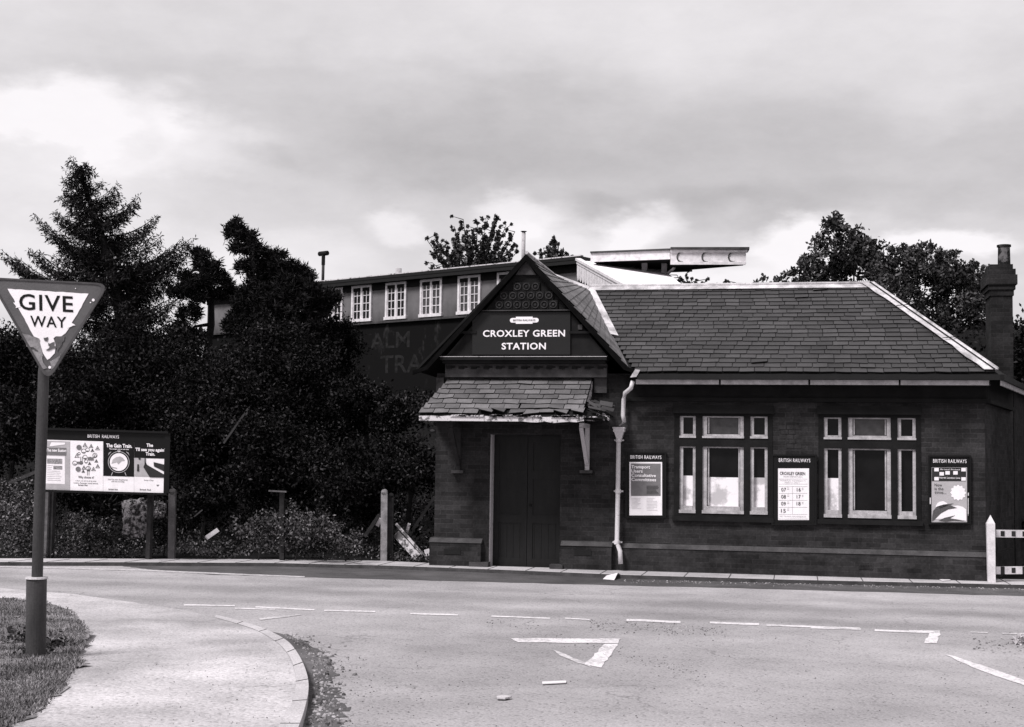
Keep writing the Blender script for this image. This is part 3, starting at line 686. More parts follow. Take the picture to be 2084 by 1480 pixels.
mb.tube([R1_ + o_ * 1.75 + Vector((-.055, 0, 0)), E1 + o_ * 1.75 + Vector((-.055, 0, 0))], .017, 5)  # black bar put in as the shaded gap between hip roll and flashing
for i in (5, 11): p = R1_.lerp(E1, i / 16) + o_ * 2.0; mb.beam(p + Vector((.02, 0, .03)), p + Vector((-.2, -.03, .0)) + Nf * .008, .012, .012)
mb.each('gap_shade_and_lap', M['black'], rf)
mb = MB(); mb.prism([gb + Vector((0, -.03, .05)), R0_ + Vector((0, -.03, .04)), R0_ + Vector((-.03, -.2, -.08)), gb + Vector((-.0, -.2, -.04))], (.01, -.01, .01))
w1 = Vector((.03, 0, .03)); mb.prism([R0_ + Vector((-.12, 0, .03)), R0_ + Vector((.08, 0, .04)), v0 + Vector((.08, 0, .05)), v0 + Vector((-.16, -.02, .10))], (.0, -.01, .012))
mb.tube([apf + Vector((0, 0, .03)), gb + Vector((0, 0, .03))], .03, 6)
mb.build('valley_flashing', M['lead'], rf)
# gutter and pale soffit board
mb = MB(); gy = EAVE_Y - .06; mb.prism([(E0.x + .02, gy, ze - .10), (E0.x + .02, gy, ze - .015), (E0.x + .02, gy + .1, ze - .015), (E0.x + .02, gy + .1, ze - .07)], (ex1 - E0.x, 0, 0))
cor = Vector((ex1 + .02, gy, ze)); mb.prism([cor + Vector((0, 0, -.10)), cor + Vector((0, 0, -.015)), cor + Vector((.07, .03, -.015)), cor + Vector((.07, .03, -.10))], sdir * 3.2)
gut = mb.build('gutter', M['black'], st)
mb = MB(); sz0, sz1 = Z(1600, 783, EAVE_Y), Z(1600, 774, EAVE_Y)
cuts = [1292, 1465, 1647, 1831, 2015]
for i in range(4): mb.box((X(cuts[i] + 2, 778, EAVE_Y), EAVE_Y - .0, sz0), (X(cuts[i + 1] - 2, 778, EAVE_Y), EAVE_Y + .03, ze - .101))
a = Vector((ex1 + .04, EAVE_Y + .06, sz0)); mb.prism([a, a + Vector((0, 0, .075)), a + Vector((.03, 0, .075)), a + Vector((.03, 0, 0))], sdir * 3.1)
mb.each('fascia_board', M['frame'], st)
MB().box((E0.x, EAVE_Y + .03, sz0 + .0), (ex1 - .1, .0, sz0 + .02)).build('soffit', M['black'], st)
# peeling white block at the gable foot
c = K(1296, 756, EAVE_Y - .02); MB().prism([c + Vector((-.10, 0, -.10)), c + Vector((.0, 0, -.09)), c + Vector((.06, 0, .02)), c + Vector((-.02, 0, .03))], (0, -.06, 0)).build('gutter_end', M['lead'], gut)
# downpipe
pp = [K(1288, 776, -.36), K(1284, 790, -.34), K(1272, 800, -.16), K(1269.5, 812, -.12), K(1268, 845, -.12), K(1270, 858, -.12), K(1262, 868, -.12)]
dp = MB().tube(pp, .036, 10).build('downpipe', M['pipewhite'], st, smooth=True)
h0, h1 = K(1260.5, 871, -.14), K(1259.5, 893, -.13)
mb = MB(); hx = h0.x; mb.box((hx - .095, -.20, h0.z - .065), (hx + .085, -.04, h0.z)); mb.box((hx - .105, -.21, h0.z - .012), (hx + .095, -.03, h0.z + .012))
mb.add([(hx - .08, -.19, h0.z - .066), (hx + .07, -.19, h0.z - .066), (hx + .07, -.05, h0.z - .066), (hx - .08, -.05, h0.z - .066), (hx - .04, -.16, h0.z - .19), (hx + .035, -.16, h0.z - .19), (hx + .035, -.08, h0.z - .19), (hx - .04, -.08, h0.z - .19)],
       [(0, 1, 5, 4), (1, 2, 6, 5), (2, 3, 7, 6), (3, 0, 4, 7), (4, 5, 6, 7)]); mb.build('hopper', M['pipewhite'], dp, bevel=.006)
mb = MB(); lp = [K(1259, 893, -.13), K(1257.5, 1000, -.13), K(1255.5, 1104, -.13), K(1262, 1122, -.16), K(1263, 1148, -.17)]
mb.tube(lp, .037, 12); mb.build('lower_pipe', M['pipewhite'], dp, smooth=True)
mb = MB()
for (a, b) in ((1258, 1000), (1255.5, 1104), (1259, 896)): c = K(a, b, -.13); mb.tube([c + Vector((0, 0, -.03)), c + Vector((0, 0, .03))], .047, 12); mb.box((c.x - .075, -.09, c.z - .012), (c.x + .075, -.0, c.z + .012))
mb.each('pipe_collar', M['pipewhite'], dp)
# chimney
cx0, cx1 = X(2018, 700, 3.4), X(2062, 700, 3.4); CY = 3.4
ch = MB(); ch.box((cx0, CY, z0), (cx1, CY + .75, Z(2040, 600, CY)))
zc = [Z(2040, y, CY) for y in (602, 590, 580, 560, 548, 538)]
for (a, b, o) in ((zc[0], zc[1], .02), (zc[1], zc[2], .045), (zc[2], zc[3], .075), (zc[3], zc[4], .05), (zc[4], zc[5], .01)): ch.box((cx0 - o, CY - o, a + .001), (cx1 + o, CY + .75 + o, b))
chm = ch.build('chimney', brick_mat('chimney_brick', .012, .02), st)
pm = K(2043.5, 538, CY + .3); pt = K(2043.5, 499, CY + .3)
MB().tube([(pm.x, CY + .3, pm.z - .05), (pm.x, CY + .3, pt.z - .04), (pm.x, CY + .3, pt.z - .035), (pm.x, CY + .3, pt.z)], [.112, .105, .125, .125], 20).build('chimney_pot', worn_paint('pot_mottled', .12, .007, .60, 6, .08), chm, smooth=False)  # dark pot with paler noise patches
# porch canopy
cz1, cz0 = Z(1061, 770), Z(1040, 845, -.95); CA, CB = X(918, 770), X(1206, 770); ca, cb = K(851, 838, -.95).x, K(1236, 855, -.95).x
cb2 = K(1186, 845, -.95).x
cn = empty('porch_canopy', (GXc, -.4, cz0), None, None); cn.parent = st; cn.location -= st.location
Vc = Vector((0, .95, cz1 - cz0)); VLc = Vc.length; Vc.normalize()
A0, A1, B0, B1 = Vector((ca, -.95, cz0)), Vector((cb, -.95, cz0)), Vector((CA, 0, cz1)), Vector((CB, 0, cz1))
mb = MB(); mb.prism([A0, Vector((cb2, -.95, cz0)), B1, B0], (0, 0, -.03)); mb.prism([A0, B0, Vector((ca, 0, cz0))], (0, 0, -.03)); mb.prism([Vector((cb2, -.95, cz0 - .0)), Vector((cb2, -.95, cz0)) + Vector((.36, 0, -.02)), Vector((cb, -.2, cz0 + .02)), Vector((CB + .02, -.35, cz0 + .24))], (0, 0, -.03))
mb.box((ca + .05, -.9, cz0 - .06), (cb - .1, 0, cz0 - .035)); mb.build('canopy_deck', M['deck'], cn)
def mess(r, a):
    if r == 0 and a > 1.1: return (random.gauss(0, .02), random.uniform(-.05, .03), random.gauss(0, .035))
    if r == 1 and a > 1.4: return (random.gauss(0, .01), random.uniform(-.03, .01), random.gauss(0, .018))
    return (0, random.uniform(-.006, .006), random.gauss(0, .003))
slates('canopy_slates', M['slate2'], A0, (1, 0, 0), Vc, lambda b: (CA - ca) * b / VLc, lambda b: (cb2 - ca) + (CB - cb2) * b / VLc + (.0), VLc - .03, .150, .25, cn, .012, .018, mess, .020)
# broken slates sliding off the right hand hip
mb = MB()
for i in range(13):
    t = i / 12; p = Vector((cb2 + random.uniform(-.02, .30), random.uniform(-.93, -.3), cz0 + random.uniform(.0, .10))); p.z += (.2 - (p.x - cb2)) * .25 + (p.y + .93) * .25
    a = Vector((random.uniform(.12, .22), random.gauss(0, .05), random.uniform(-.09, -.02))); b = Vector((random.gauss(0, .03), .15, random.uniform(.03, .08)))
    mb.prism([p, p + a, p + a + b, p + b * random.uniform(.6, 1)], (0, -.003, .008))
mb.build('broken_slates', M['slate'], cn)
mb = MB(); n = 22; zt_, zb_ = cz0 - .015, cz0 - .10; y = -.97
tp, bt = [], []
for i in range(n + 1):
    x = ca + .02 + (cb2 + .0 - ca) * i / n; br = random.uniform(0, .03) if i > 14 else random.uniform(0, .006)
    tp.append(Vector((x, y, zt_ - random.uniform(0, .014)))); bt.append(Vector((x, y, zb_ - (.0 if i < 15 else random.uniform(-.02, .025)))))
for i in range(n): mb.prism([bt[i], bt[i + 1], tp[i + 1], tp[i]], (0, .03, 0))
mb.build('canopy_fascia', M['peel'], cn)
mb = MB(); zt_ = cz0 + .015
for i in range(30):
    x = ca + .5 + random.uniform(0, cb2 - ca - .35); l = random.uniform(.05, .22); h = random.uniform(.01, .035)
    mb.prism([(x, -.985, cz0 - .025), (x + l, -.985, cz0 - .03), (x + l * .9, -.985, cz0 - .02 + h), (x + l * .2, -.985, cz0 - .022 + h * .8)], (0, -.006, 0))
for i in range(9):
    x = cb2 - .1 + random.uniform(0, .42); mb.beam((x, -.95 + random.uniform(0, .3), cz0 - random.uniform(-.06, .06)), (x + random.uniform(.08, .2), -.9 + random.uniform(0, .3), cz0 - random.uniform(.0, .08)), .02, .03)
mb.build('rotten_edge', worn_paint('rotten_edge', .55, .03, .50, 20), cn)
mb = MB(); q0, q1, q2, q3 = K(1205, 776, -.05), K(1180, 815, -.62), K(1183, 822, -.62), K(1201, 815, -.08)
mb.prism([q0, q1, q2, q3], (.015, 0, 0)); mb.build('canopy_cheek', M['peel'], cn)
mb = MB(); mb.box((CA + .0, -.05, cz1 - .0), (CB, 0, cz1 + .028)); mb.build('canopy_flashing', M['stone_mid'], cn)
for (bx, mt) in ((1196, 'doorpost'), (935, 'wood')):
    t0, t1 = K(bx, 868, -.03), K(bx, 952, -.03); x = t0.x; y1 = -.62 if bx > 1000 else -.55
    mb = MB(); mb.box((x - .035, -.07, t1.z - .04), (x + .035, -.01, t0.z)); mb.beam((x - .02, y1, t0.z - .02), (x, -.06, t1.z + .05), .06, .06, Vector((0, 1, 0))); mb.box((x - .036, y1 - .1, t0.z - .03), (x + .036, -.0, t0.z + .035)); mb.build('bracket', M[mt], cn)
    MB().prism([(x - .11, 0, t1.z - .04), (x + .09, 0, t1.z - .04), (x + .09, -.12, t1.z - .04), (x - .11, -.12, t1.z - .04)], (0, 0, -.05)).build('bracket_corbel', M['stone_mid'], cn)
# ================================================================== SIGNS AND NOTICE BOARDS ON THE WALL
def wall_thing(name, p, label, cat, group=None): return empty(name, p, label, cat, group)
nb = wall_thing('station_sign', K(1062, 722, -.06), 'dark name board in the porch gable reading CROXLEY GREEN STATION', 'sign')
rect(MB(), 962, 636, 1161, 722, YG, .03).build('panel', M['signpanel'], nb)
YS = YG - .0305
tx = MB()
for s_, py, w0, w1 in (('CROXLEY GREEN', 678.5, 983, 1150), ('STATION', 704.5, 1021, 1111)):
    a, b = K(w0, py, YS), K(w1, py, YS); c = (a + b) / 2; text(tx, s_, c, b.x - a.x, .105, bold=.022, space=1.08)
tx.build('lettering', M['letter'], nb)
tm = MB(); c = K(1067, 652, YS); L_ = .30
def pill(mb, c, hx, hz, Y, n=8):
    P = []
    for sx_, a0 in ((1, -90), (-1, 90)):
        for k in range(n + 1): t = R(a0 + 180 * k / n); P.append((c.x + sx_ * (hx - hz) + abs(hz) * math.cos(t), Y, c.z + hz * math.sin(t)))
    mb.prism(P, (0, -.004, 0))
pill(tm, c, .24, .038, YS); tm.box((c.x - .14, YS - .006, c.z - .058), (c.x + .14, YS - .0, c.z + .058)); to = tm.build('emblem', M['letter'], nb)
text(MB(), 'BRITISH RAILWAYS', Vector((c.x, YS - .0065, c.z)), .37, .030, bold=.01).build('emblem_lettering', M['inkd'], to)
def board(px0, py0, px1, py1, label, hx0, hx1, hy):
    b = wall_thing('notice_board', K((px0 + px1) / 2, py1, -.04), label, 'notice board', 'notice boards on the station wall')
    rect(MB(), px0, py0, px1, py1, -.001, .04).build('backboard', M['board'], b)
    m_ = MB()
    for (a, bb, c_, d) in ((px0, py0, px1, py0 + 3), (px0, py1 - 3, px1, py1), (px0, py0 + 3, px0 + 3, py1 - 3), (px1 - 3, py0 + 3, px1, py1 - 3)): rect(m_, a, bb, c_, d, -.0415, .018)
    m_.build('frame', M['board'], b)
    a, c_ = K(hx0, hy, -.045), K(hx1, hy, -.045); text(MB(), 'BRITISH RAILWAYS', (a + c_) / 2, c_.x - a.x, .056, bold=.004, space=1.12).build('heading', M['letter'], b)
    return b
YP = -.0415
def pr(mb, x0, y0, x1, y1, lay=1): return rect(mb, x0, y0, x1, y1, YP - .0025 * lay, .0015)
def pt_(mb, s, x0, py, x1, h, lay=2, bold=.01, al='LEFT'):
    a = K(x0, py + h * 62, YP - .0025 * lay - .002); b = K(x1, py + h * 62, a.y) if x1 else None
    if al == 'LEFT': return text(mb, s, a, (b.x - a.x) if b else None, h, bold=bold, align='LEFT')
    return text(mb, s, (K(x0, py, a.y) + K(x1, py, a.y)) / 2, b.x - a.x, h, bold=bold)
b1 = board(1273, 920, 1356, 1054, 'notice board beside the downpipe with a half grey Transport Users poster', 1283, 1346, 930.5)
p = pr(MB(), 1281, 940.5, 1347.5, 1049).build('poster', M['paper'], b1)
pr(MB(), 1284, 943.5, 1344.5, 1009.5, 2).build('poster_field', M['inkm'], p)
t = MB()
for i, (s_, x1) in enumerate((('Transport', 1323), ('Users', 1308), ('Consultative', 1335), ('Committees', 1335.5))): pt_(t, s_, 1285, 950 + i * 8.6, x1, .050, 3, .02)
t.build('poster_lettering', M['letter'], p)
t = MB()
for i in range(7): pr(t, 1316, 989 + i * 2.6, 1341 - random.uniform(0, 9), 990 + i * 2.6, 3)
t.build('small_print', M['inkd'], p)
t = MB()
for i in range(9): pr(t, 1285, 1014 + i * 2.6, 1305 - random.uniform(0, 9), 1015 + i * 2.6, 2); pr(t, 1316, 1014 + i * 3.0, 1341 - random.uniform(0, 12), 1015 + i * 3.0, 2)
t.build('small_print', M['inkp'], p)
b2 = board(1570, 925, 1662, 1069, 'notice board between the two windows with a white timetable poster', 1585, 1649, 937)
p = pr(MB(), 1583.5, 953.5, 1646.5, 1058.5).build('poster', M['paper'], b2)
t = MB(); pt_(t, 'CROXLEY GREEN', 1587, 963.5, 1638.5, .046, 2, .012, 'C'); 
for i, s_ in enumerate(('07', '08', '09', '15')): pt_(t, s_, 1590 - i * .2, 996.5 + i * 14.3, 1599.5 - i * .2, .058, 2, .0, 'C')
for i, s_ in enumerate(('16', '17', '18')): pt_(t, s_, 1621.5 - i * .2, 996.5 + i * 14.3, 1629.5 - i * .2, .058, 2, .0, 'C')
t.build('poster_lettering', M['inkd'], p)
t = MB(); pt_(t, 'TRAIN DEPARTURES', 1593, 970, 1633, .022, 2, 0, 'C'); pt_(t, 'MONDAYS, WEDNESDAYS', 1588, 978, 1639, .018, 2, 0, 'C'); pt_(t, 'FRIDAYS ONLY', 1597, 982, 1627, .018, 2, 0, 'C')
for y in (974.7, 985, 990, 1004, 1018, 1032.3, 1046.6, 1056): pr(t, 1585, y, 1643, y + .5, 2)
pr(t, 1612.5, 989.5, 1613.1, 1046, 2)
for i in range(4):
    for k in range(2): pr(t, 1602, 992.5 + i * 14.3 + k * 3, 1606, 993.6 + i * 14.3 + k * 3, 2); (i < 3) and pr(t, 1632, 993 + i * 14.3 + k * 3, 1635, 994.2 + i * 14.3 + k * 3, 2)
pt_(t, 'NO TRAINS ON SUNDAYS', 1587, 1051, 1640, .020, 2, 0, 'C')
t.build('small_print', M['inkl'], p)
b3 = board(1889, 927, 1976, 1067, 'notice board nearest the white fence with a picture poster of a big flower', 1899, 1967, 938.5)
p = pr(MB(), 1896, 951.5, 1968, 1063).build('poster', mat('poster_grey', .42, .06, 8), b3)
pr(MB(), 1896.5, 952, 1966, 979.5, 2).build('poster_field', M['inkd'], p)
t = MB()
for (x, y) in ((1901.5, 952.5), (1901.5, 971), (1912, 961), (1924, 959), (1940, 959), (1956.5, 952.5), (1956.5, 971.5)): pr(t, x, y, x + 9, y + 7, 3)
pt_(t, 'North London Line', 1912, 972.5, 1954, .026, 3, .01, 'C'); pt_(t, 'Broad Street', 1914, 955.5, 1954, .02, 3, .0, 'C')
c = K(1950, 1003, YP - .0075)
P = []
for k in range(60): a = 2 * math.pi * k / 60; r_ = .108 + .010 * math.cos(a * 12); P.append((c.x + r_ * math.cos(a), c.y, c.z + r_ * 1.05 * math.sin(a)))
t.prism(P, (0, -.001, 0))
def ppoly(mb, pts, lay): mb.prism([K(x, y, YP - .0025 * lay) for x, y in pts], (0, -.0015, 0))
ppoly(t, [(1904, 1031), (1908, 1024), (1913, 1021), (1920, 1020), (1927, 1024), (1930, 1029), (1920, 1033), (1912, 1036)], 3)
ppoly(t, [(1900, 1057), (1912, 1045), (1925, 1036), (1938, 1030), (1950, 1029), (1960, 1032), (1966, 1037), (1966.5, 1060), (1940, 1056), (1920, 1056)], 2)
t.build('poster_picture', M['letter'], p)
t = MB(); ppoly(t, [(1897, 1052), (1899, 1040), (1907, 1031), (1920, 1027), (1941, 1024.5), (1933, 1028), (1948, 1034), (1930, 1037), (1915, 1045), (1903, 1057), (1897, 1061)], 3)
ppoly(t, [(1910, 1060), (1922, 1054), (1944, 1049), (1934, 1055), (1950, 1058), (1963, 1061), (1940, 1060), (1925, 1062)], 3); t.build('poster_hill', mat('ink_hill', .09, .3, 60), p)
t = MB(); pt_(t, 'Now', 1902, 987, 1917, .045, 2, .0); pt_(t, 'is the', 1902, 994.5, 1920, .045, 2, .0); pt_(t, 'time...', 1902, 1002, 1926, .045, 2, .0); t.build('poster_lettering', M['inkd'], p)
t = MB(); rect(t, 1892, 1013, 1894.5, 1026, -.05, .012); rect(t, 1969.5, 1003, 1971.5, 1009, -.05, .012); rect(t, 1969.5, 1014, 1971, 1050, -.05, .01); t.each('clip', M['peel'], b3)
# ================================================================== PLATFORM BUILDING ON THE EMBANKMENT
PA, PB = G(640, 580, 8.18), G(1186, 527, 8.18)
pe = (PB - PA); pe.z = 0; pe.normalize(); pn = Vector((pe.y, -pe.x, 0))        # pn points towards the road
def PV(px, py, out=0.):
    o = PA + pn * out; d = ray(px, py); return CAM + d * ((o - CAM).dot(pn) / d.dot(pn))
def S_(p): return (p - PA).dot(pe)
pb = empty('platform_building', PA + Vector((0, 0, -2.5)), 'long grey rendered timber building with white casement windows on the embankment behind the station', 'building')
zr0, zb0 = 8.12, (PV(711, 660).z + PV(948, 641).z) / 2
SL = -6.0; SR = S_(PV(1183, 560))
def pbx(mb, s0, s1, z0_, z1_, o0, o1):      # box along the building: o = how far out from the wall plane
    a = PA + pe * s0 + pn * o0; b = PA + pe * s1 + pn * o0; c = PA + pe * s1 + pn * o1; d = PA + pe * s0 + pn * o1
    for q in (a, b, c, d): q.z = z0_
    return mb.prism([a, b, c, d], (0, 0, z1_ - z0_))
pbx(MB(), SL, SR, zb0, zr0, -4.5, 0).build('wall', M['render'], pb)
lw = pbx(MB(), SL, SR, 2.0, zb0 - .06, -4.5, -.05).build('lower_wall', M['blackwall'], pb)
pbx(MB(), SL, SR, zb0 - .07, zb0, -.1, .07).build('wall_ledge', M['stone_band'], pb)
mb = MB(); pbx(mb, SL - .3, SR + .2, zr0 + .0, zr0 + .10, -4.8, .32); mb.build('roof', M['black'], pb)
mb = MB(); pbx(mb, SL - .3, SR + .2, zr0 + .101, zr0 + .135, .18, .33); mb.build('roof_edge', M['peel'], pb)
mb = MB(); pbx(mb, SL - .3, SR + .2, zr0 - .12, zr0 - .0, .20, .30); mb.build('gutter', M['black'], pb)
mb = MB(); pbx(mb, SL, SR, zr0 - .34, zr0 - .01, .0, .05); mb.build('wall_plate', M['stone_dark'], pb)
tx = MB()
for s_, x0, y0, x1, y1, h in (('TRA', 772, 742, 858, 738, .62), ('ALM', 752, 694, 832, 690, .55)):
    a, b = PV(x0, y0, 0), PV(x1, y1, 0); text(tx, s_, (a + b) / 2, (b - a).length, h, rt=pe, bold=.01, out=-.046 + .0)
tx.build('faded_lettering', worn_paint('faded_letter', .017, .005, .52, 6, .14), lw)
wl = [(669, 690, 590, 656), (718, 757, 584, 656), (787, 828, 577, 651), (858, 900, 570, 645), (934, 979, 562, 640)]
sp = []
for (a, b, c, d) in wl: p, q = PV(a, c), PV(b, d); sp.append((S_(p), S_(q), p.z, PV(a, d).z))
zt0 = sum(s[2] for s in sp[1:]) / 4; zs0 = sum(s[3] for s in sp[1:]) / 4; cs = [(s[0] + s[1]) / 2 for s in sp]; wd0 = sum(s[1] - s[0] for s in sp[1:]) / 4
cs = cs + [cs[-1] + (cs[-1] - cs[-2]), cs[0] - (cs[2] - cs[1])]
for c in cs:
    wn = empty('window', PA + pe * c + Vector((0, 0, zs0 - PA.z)), None, None); wn.location -= pb.location; wn.parent = pb
    a, b = c - wd0 / 2, c + wd0 / 2; fr = MB(); w = .085
    pbx(fr, a, a + w, zs0, zt0, 0, .07); pbx(fr, b - w, b, zs0, zt0, 0, .07); pbx(fr, a + w, b - w, zt0 - w, zt0, 0, .07); pbx(fr, a - .03, b + .03, zs0 - .02, zs0 + w, 0, .10); pbx(fr, c - .04, c + .04, zs0 + w, zt0 - w, 0, .06)
    fr.build('frame', M['white'], wn)
    bars = MB()
    for sgn in (-1, 1):
        u0, u1 = (a + w, c - .04) if sgn < 0 else (c + .04, b - w); m_ = (u0 + u1) / 2; pbx(bars, m_ - .014, m_ + .014, zs0 + w, zt0 - w, 0, .035)
        pbx(bars, u0, u0 + .03, zs0 + w, zt0 - w, 0, .04); pbx(bars, u1 - .03, u1, zs0 + w, zt0 - w, 0, .04)
        for k in range(1, 4): z = zs0 + w + k * (zt0 - zs0 - 2 * w) / 4; pbx(bars, u0 + .03, u1 - .03, z - .013, z + .013, 0, .034)
    bars.build('glazing_bar', M['white'], wn)
    pbx(MB(), a + w, b - w, zs0 + w, zt0 - w, .004, .012).build('pane', M['netglass'] if c in (cs[4], cs[3]) else M['glass'], wn)
def flue(px, y0, y1, w, cowl):
    p = PV(px, y1, -1.2); q = PV(px, y0, -1.2); f = MB(); h = q.z - p.z
    f.tube([p - Vector((0, 0, .4)), p + Vector((0, 0, h * .95))], w, 10); o = f.build('flue', M['frame'] if cowl != 1 else M['stone_band'], pb, smooth=True)
    if cowl == 1: MB().tube([Vector((p.x, p.y, q.z - .06)) - pe * .22, Vector((p.x, p.y, q.z - .06)) + pe * .22], .09, 10).build('cowl', M['stone_dark'], o); MB().tube([Vector((p.x, p.y, q.z - .5)), Vector((p.x, p.y, q.z - .05))], w * 1.25, 10).build('collar', M['stone_dark'], o)
    if cowl == 2: MB().tube([Vector((p.x, p.y, q.z - .05)), Vector((p.x, p.y, q.z))], [w * .5, w * 1.7], 10).build('cowl', M['stone_dark'], o)
flue(657, 513, 572, .055, 1); flue(1065, 471, 530, .065, 2); flue(811, 546, 556, .11, 0)
# covered stairway coming down to the booking hall
A, B, C_, D_ = D(1180, 530, 42), D(1296, 593, 35.5), D(1347, 546, 43), D(1404, 592, 37)
C_.z = A.z; 
dAB = (B - A).normalized(); L2 = (B - A).length + 2.2; B2 = A + dAB * L2; D2 = C_ + dAB * L2
sw = empty('covered_stairway', (A + B) / 2 - Vector((0, 0, 3)), 'covered stairway with white sloping roof and scalloped valance descending behind the station roof', 'stairway')
MB().prism([A, B2, D_ + (D_ - C_).normalized() * 2.2, D(1347, 546, 43)], (0, 0, -.06)).build('roof', M['corr'], sw)
mb = MB(); side = dAB.cross(UP).normalized()
if side.dot(CAM - A) < 0: side = -side
a1 = A + side * .06; mb.beam(a1 + Vector((0, 0, .03)), a1 + dAB * L2 + Vector((0, 0, .03)), .16, .07); mb.beam(a1 + Vector((0, 0, -.06)) , a1 + dAB * L2 + Vector((0, 0, -.06)), .09, .09); mb.build('roof_moulding', M['white'], sw)
mb = MB(); nb_ = int(L2 / .34)
for i in range(nb_):
    p = a1 + dAB * (i * .34) + Vector((0, 0, -.11)); q = p + dAB * .30; dz = -.33
    P = [p, q, q + Vector((0, 0, dz))] + [p.lerp(q, .5 + .5 * math.cos(t)) + Vector((0, 0, dz - .16 * math.sin(t))) for t in (.5, 1.05, 1.57, 2.1, 2.64)] + [p + Vector((0, 0, dz))]
    mb.prism(P, side * .025)
mb.build('valance', M['white'], sw)
mb = MB()
for i in (0, 1, 2, 3): p = A + dAB * (.15 + i * 2.2); mb.box((p.x - .06, p.y - .06, p.z - 2.6), (p.x + .06, p.y + .06, p.z - .05))
mb.each('stair_post', M['stone_dark'], sw)
pr_ = A + Vector((.4, .6, 0)); MB().prism([pr_ - Vector((0, 0, 2.6)), B2 + Vector((.4, .6, -2.6)), B2 + Vector((.4, .6, -.1)), pr_ - Vector((0, 0, .1))], (.1, .1, 0)).build('side_wall', M['stone_dark'], sw)
# platform canopy with its deep fascia
L0, M0, R0c = D(1202, 512.5, 41), D(1364.5, 506, 40.2), D(1514, 504, 40)
zc1 = (L0.z + M0.z + R0c.z) / 3; zcl = D(1300, 531, 40.6).z; zcr = (D(1367, 542, 40.2).z + D(1513, 536, 40).z) / 2
for p in (L0, M0, R0c): p.z = 0
cpy = empty('platform_canopy', (M0.x, M0.y, zcr - 2.6), 'white wooden platform canopy with deep panelled fascia jutting against the sky', 'canopy')
bk1 = Vector((-.6, 3.4, 0)); mb = MB()
def vprism(mb, P, a, b): return mb.prism([Vector((p.x, p.y, a)) for p in P], (0, 0, b - a))
nl = (M0 - L0).normalized(); nr_ = (R0c - M0).normalized(); fl = Vector((nl.y, -nl.x, 0)); fr_ = Vector((nr_.y, -nr_.x, 0))
vprism(MB(), [L0, M0 - nl * .02, M0 - nl * .02 - fl * .06, L0 - fl * .06], zcl + .03, zc1 - .06).build('side_fascia', M['white'], cpy)
mb = MB(); vprism(mb, [M0, R0c, R0c - fr_ * .06, M0 - fr_ * .06], zcr + .03, zc1 - .05); rr = R0c - fr_ * .25; vprism(mb, [R0c + nr_ * .002, R0c + nr_ * .06, rr + nr_ * .06, rr], zcr + .03, zc1 - .05); 
big = mb.build('end_fascia', M['white'], cpy)
mb = MB(); vprism(mb, [L0 + fl * .05, M0 + fl * .05, M0 - fl * .3, L0 - fl * .3], zc1 - .06, zc1 - .01); vprism(mb, [M0 + fr_ * .10 - nr_ * .0, R0c + fr_ * .12 + nr_ * .15, R0c - fr_ * .5 + nr_ * .15, M0 - fr_ * 1.8], zc1 - .045, zc1 + .02); mb.build('cornice', M['stone_band'], cpy)
mb = MB(); vprism(mb, [M0 + fr_ * .05, R0c + fr_ * .05 + nr_ * .1, R0c - fr_ * .02 + nr_ * .1, M0 - fr_ * .02], zc1 - .13, zc1 - .046); vprism(mb, [M0 + fr_ * .035, R0c + fr_ * .035 + nr_ * .05, R0c + nr_ * .05, M0], zcr, zcr + .08); vprism(mb, [L0 + fl * .03, M0 + fl * .03, M0, L0], zcl, zcl + .05); mb.build('cornice_moulding', M['white'], cpy)
mb = MB()
for k, t in enumerate((.02, .17, .46, .53, .82, .97)):
    p = M0.lerp(R0c, t); vprism(mb, [p + fr_ * .002, p + nr_ * .03 + fr_ * .002, p + nr_ * .03 + fr_ * .012, p + fr_ * .012], zcr + .08, zc1 - .13)
mb.build('panel_strip', M['stone_mid'], cpy) if False else None
for t in (.16, .50, .86):
    mb = MB(); p = M0.lerp(R0c, t); zc_ = (zcr + zc1) / 2 - .02; h = (zc1 - zcr) * .34
    for k in range(12):
        a0, a1_ = R(78 + k * 17), R(78 + (k + 1) * 17); Q = [p + nr_ * (r_ * math.cos(a)) + fr_ * .004 + Vector((0, 0, zc_ + r_ * math.sin(a))) for r_, a in ((h, a0), (h, a1_), (h - .035, a1_), (h - .035, a0))]; mb.prism(Q, fr_ * .025)
    mb.build('crescent', M['stone_mid'], cpy)
vprism(MB(), [M0 - fr_ * .07, R0c - fr_ * .07, R0c - fr_ * .3, M0 - fr_ * 1.6], zcr + .02, zcr + .10).build('canopy_soffit', M['stone_dark'], cpy)
vprism(MB(), [L0 - fl * .1, M0 - fl * .1, M0 - fl * 3, L0 - fl * 3], zcl + .04, zcl + .1).build('canopy_soffit', M['stone_dark'], cpy)
for px in (1312, 1352): p = D(px, 540, 41.4); MB().box((p.x - .08, p.y - .08, zcr - 2.6), (p.x + .08, p.y + .08, zcl + .04)).build('post', M['frame'], cpy)
MB().beam(D(1358, 558, 41.2), D(1372, 546, 40.6), .06, .06).build('brace', M['frame'], cpy)
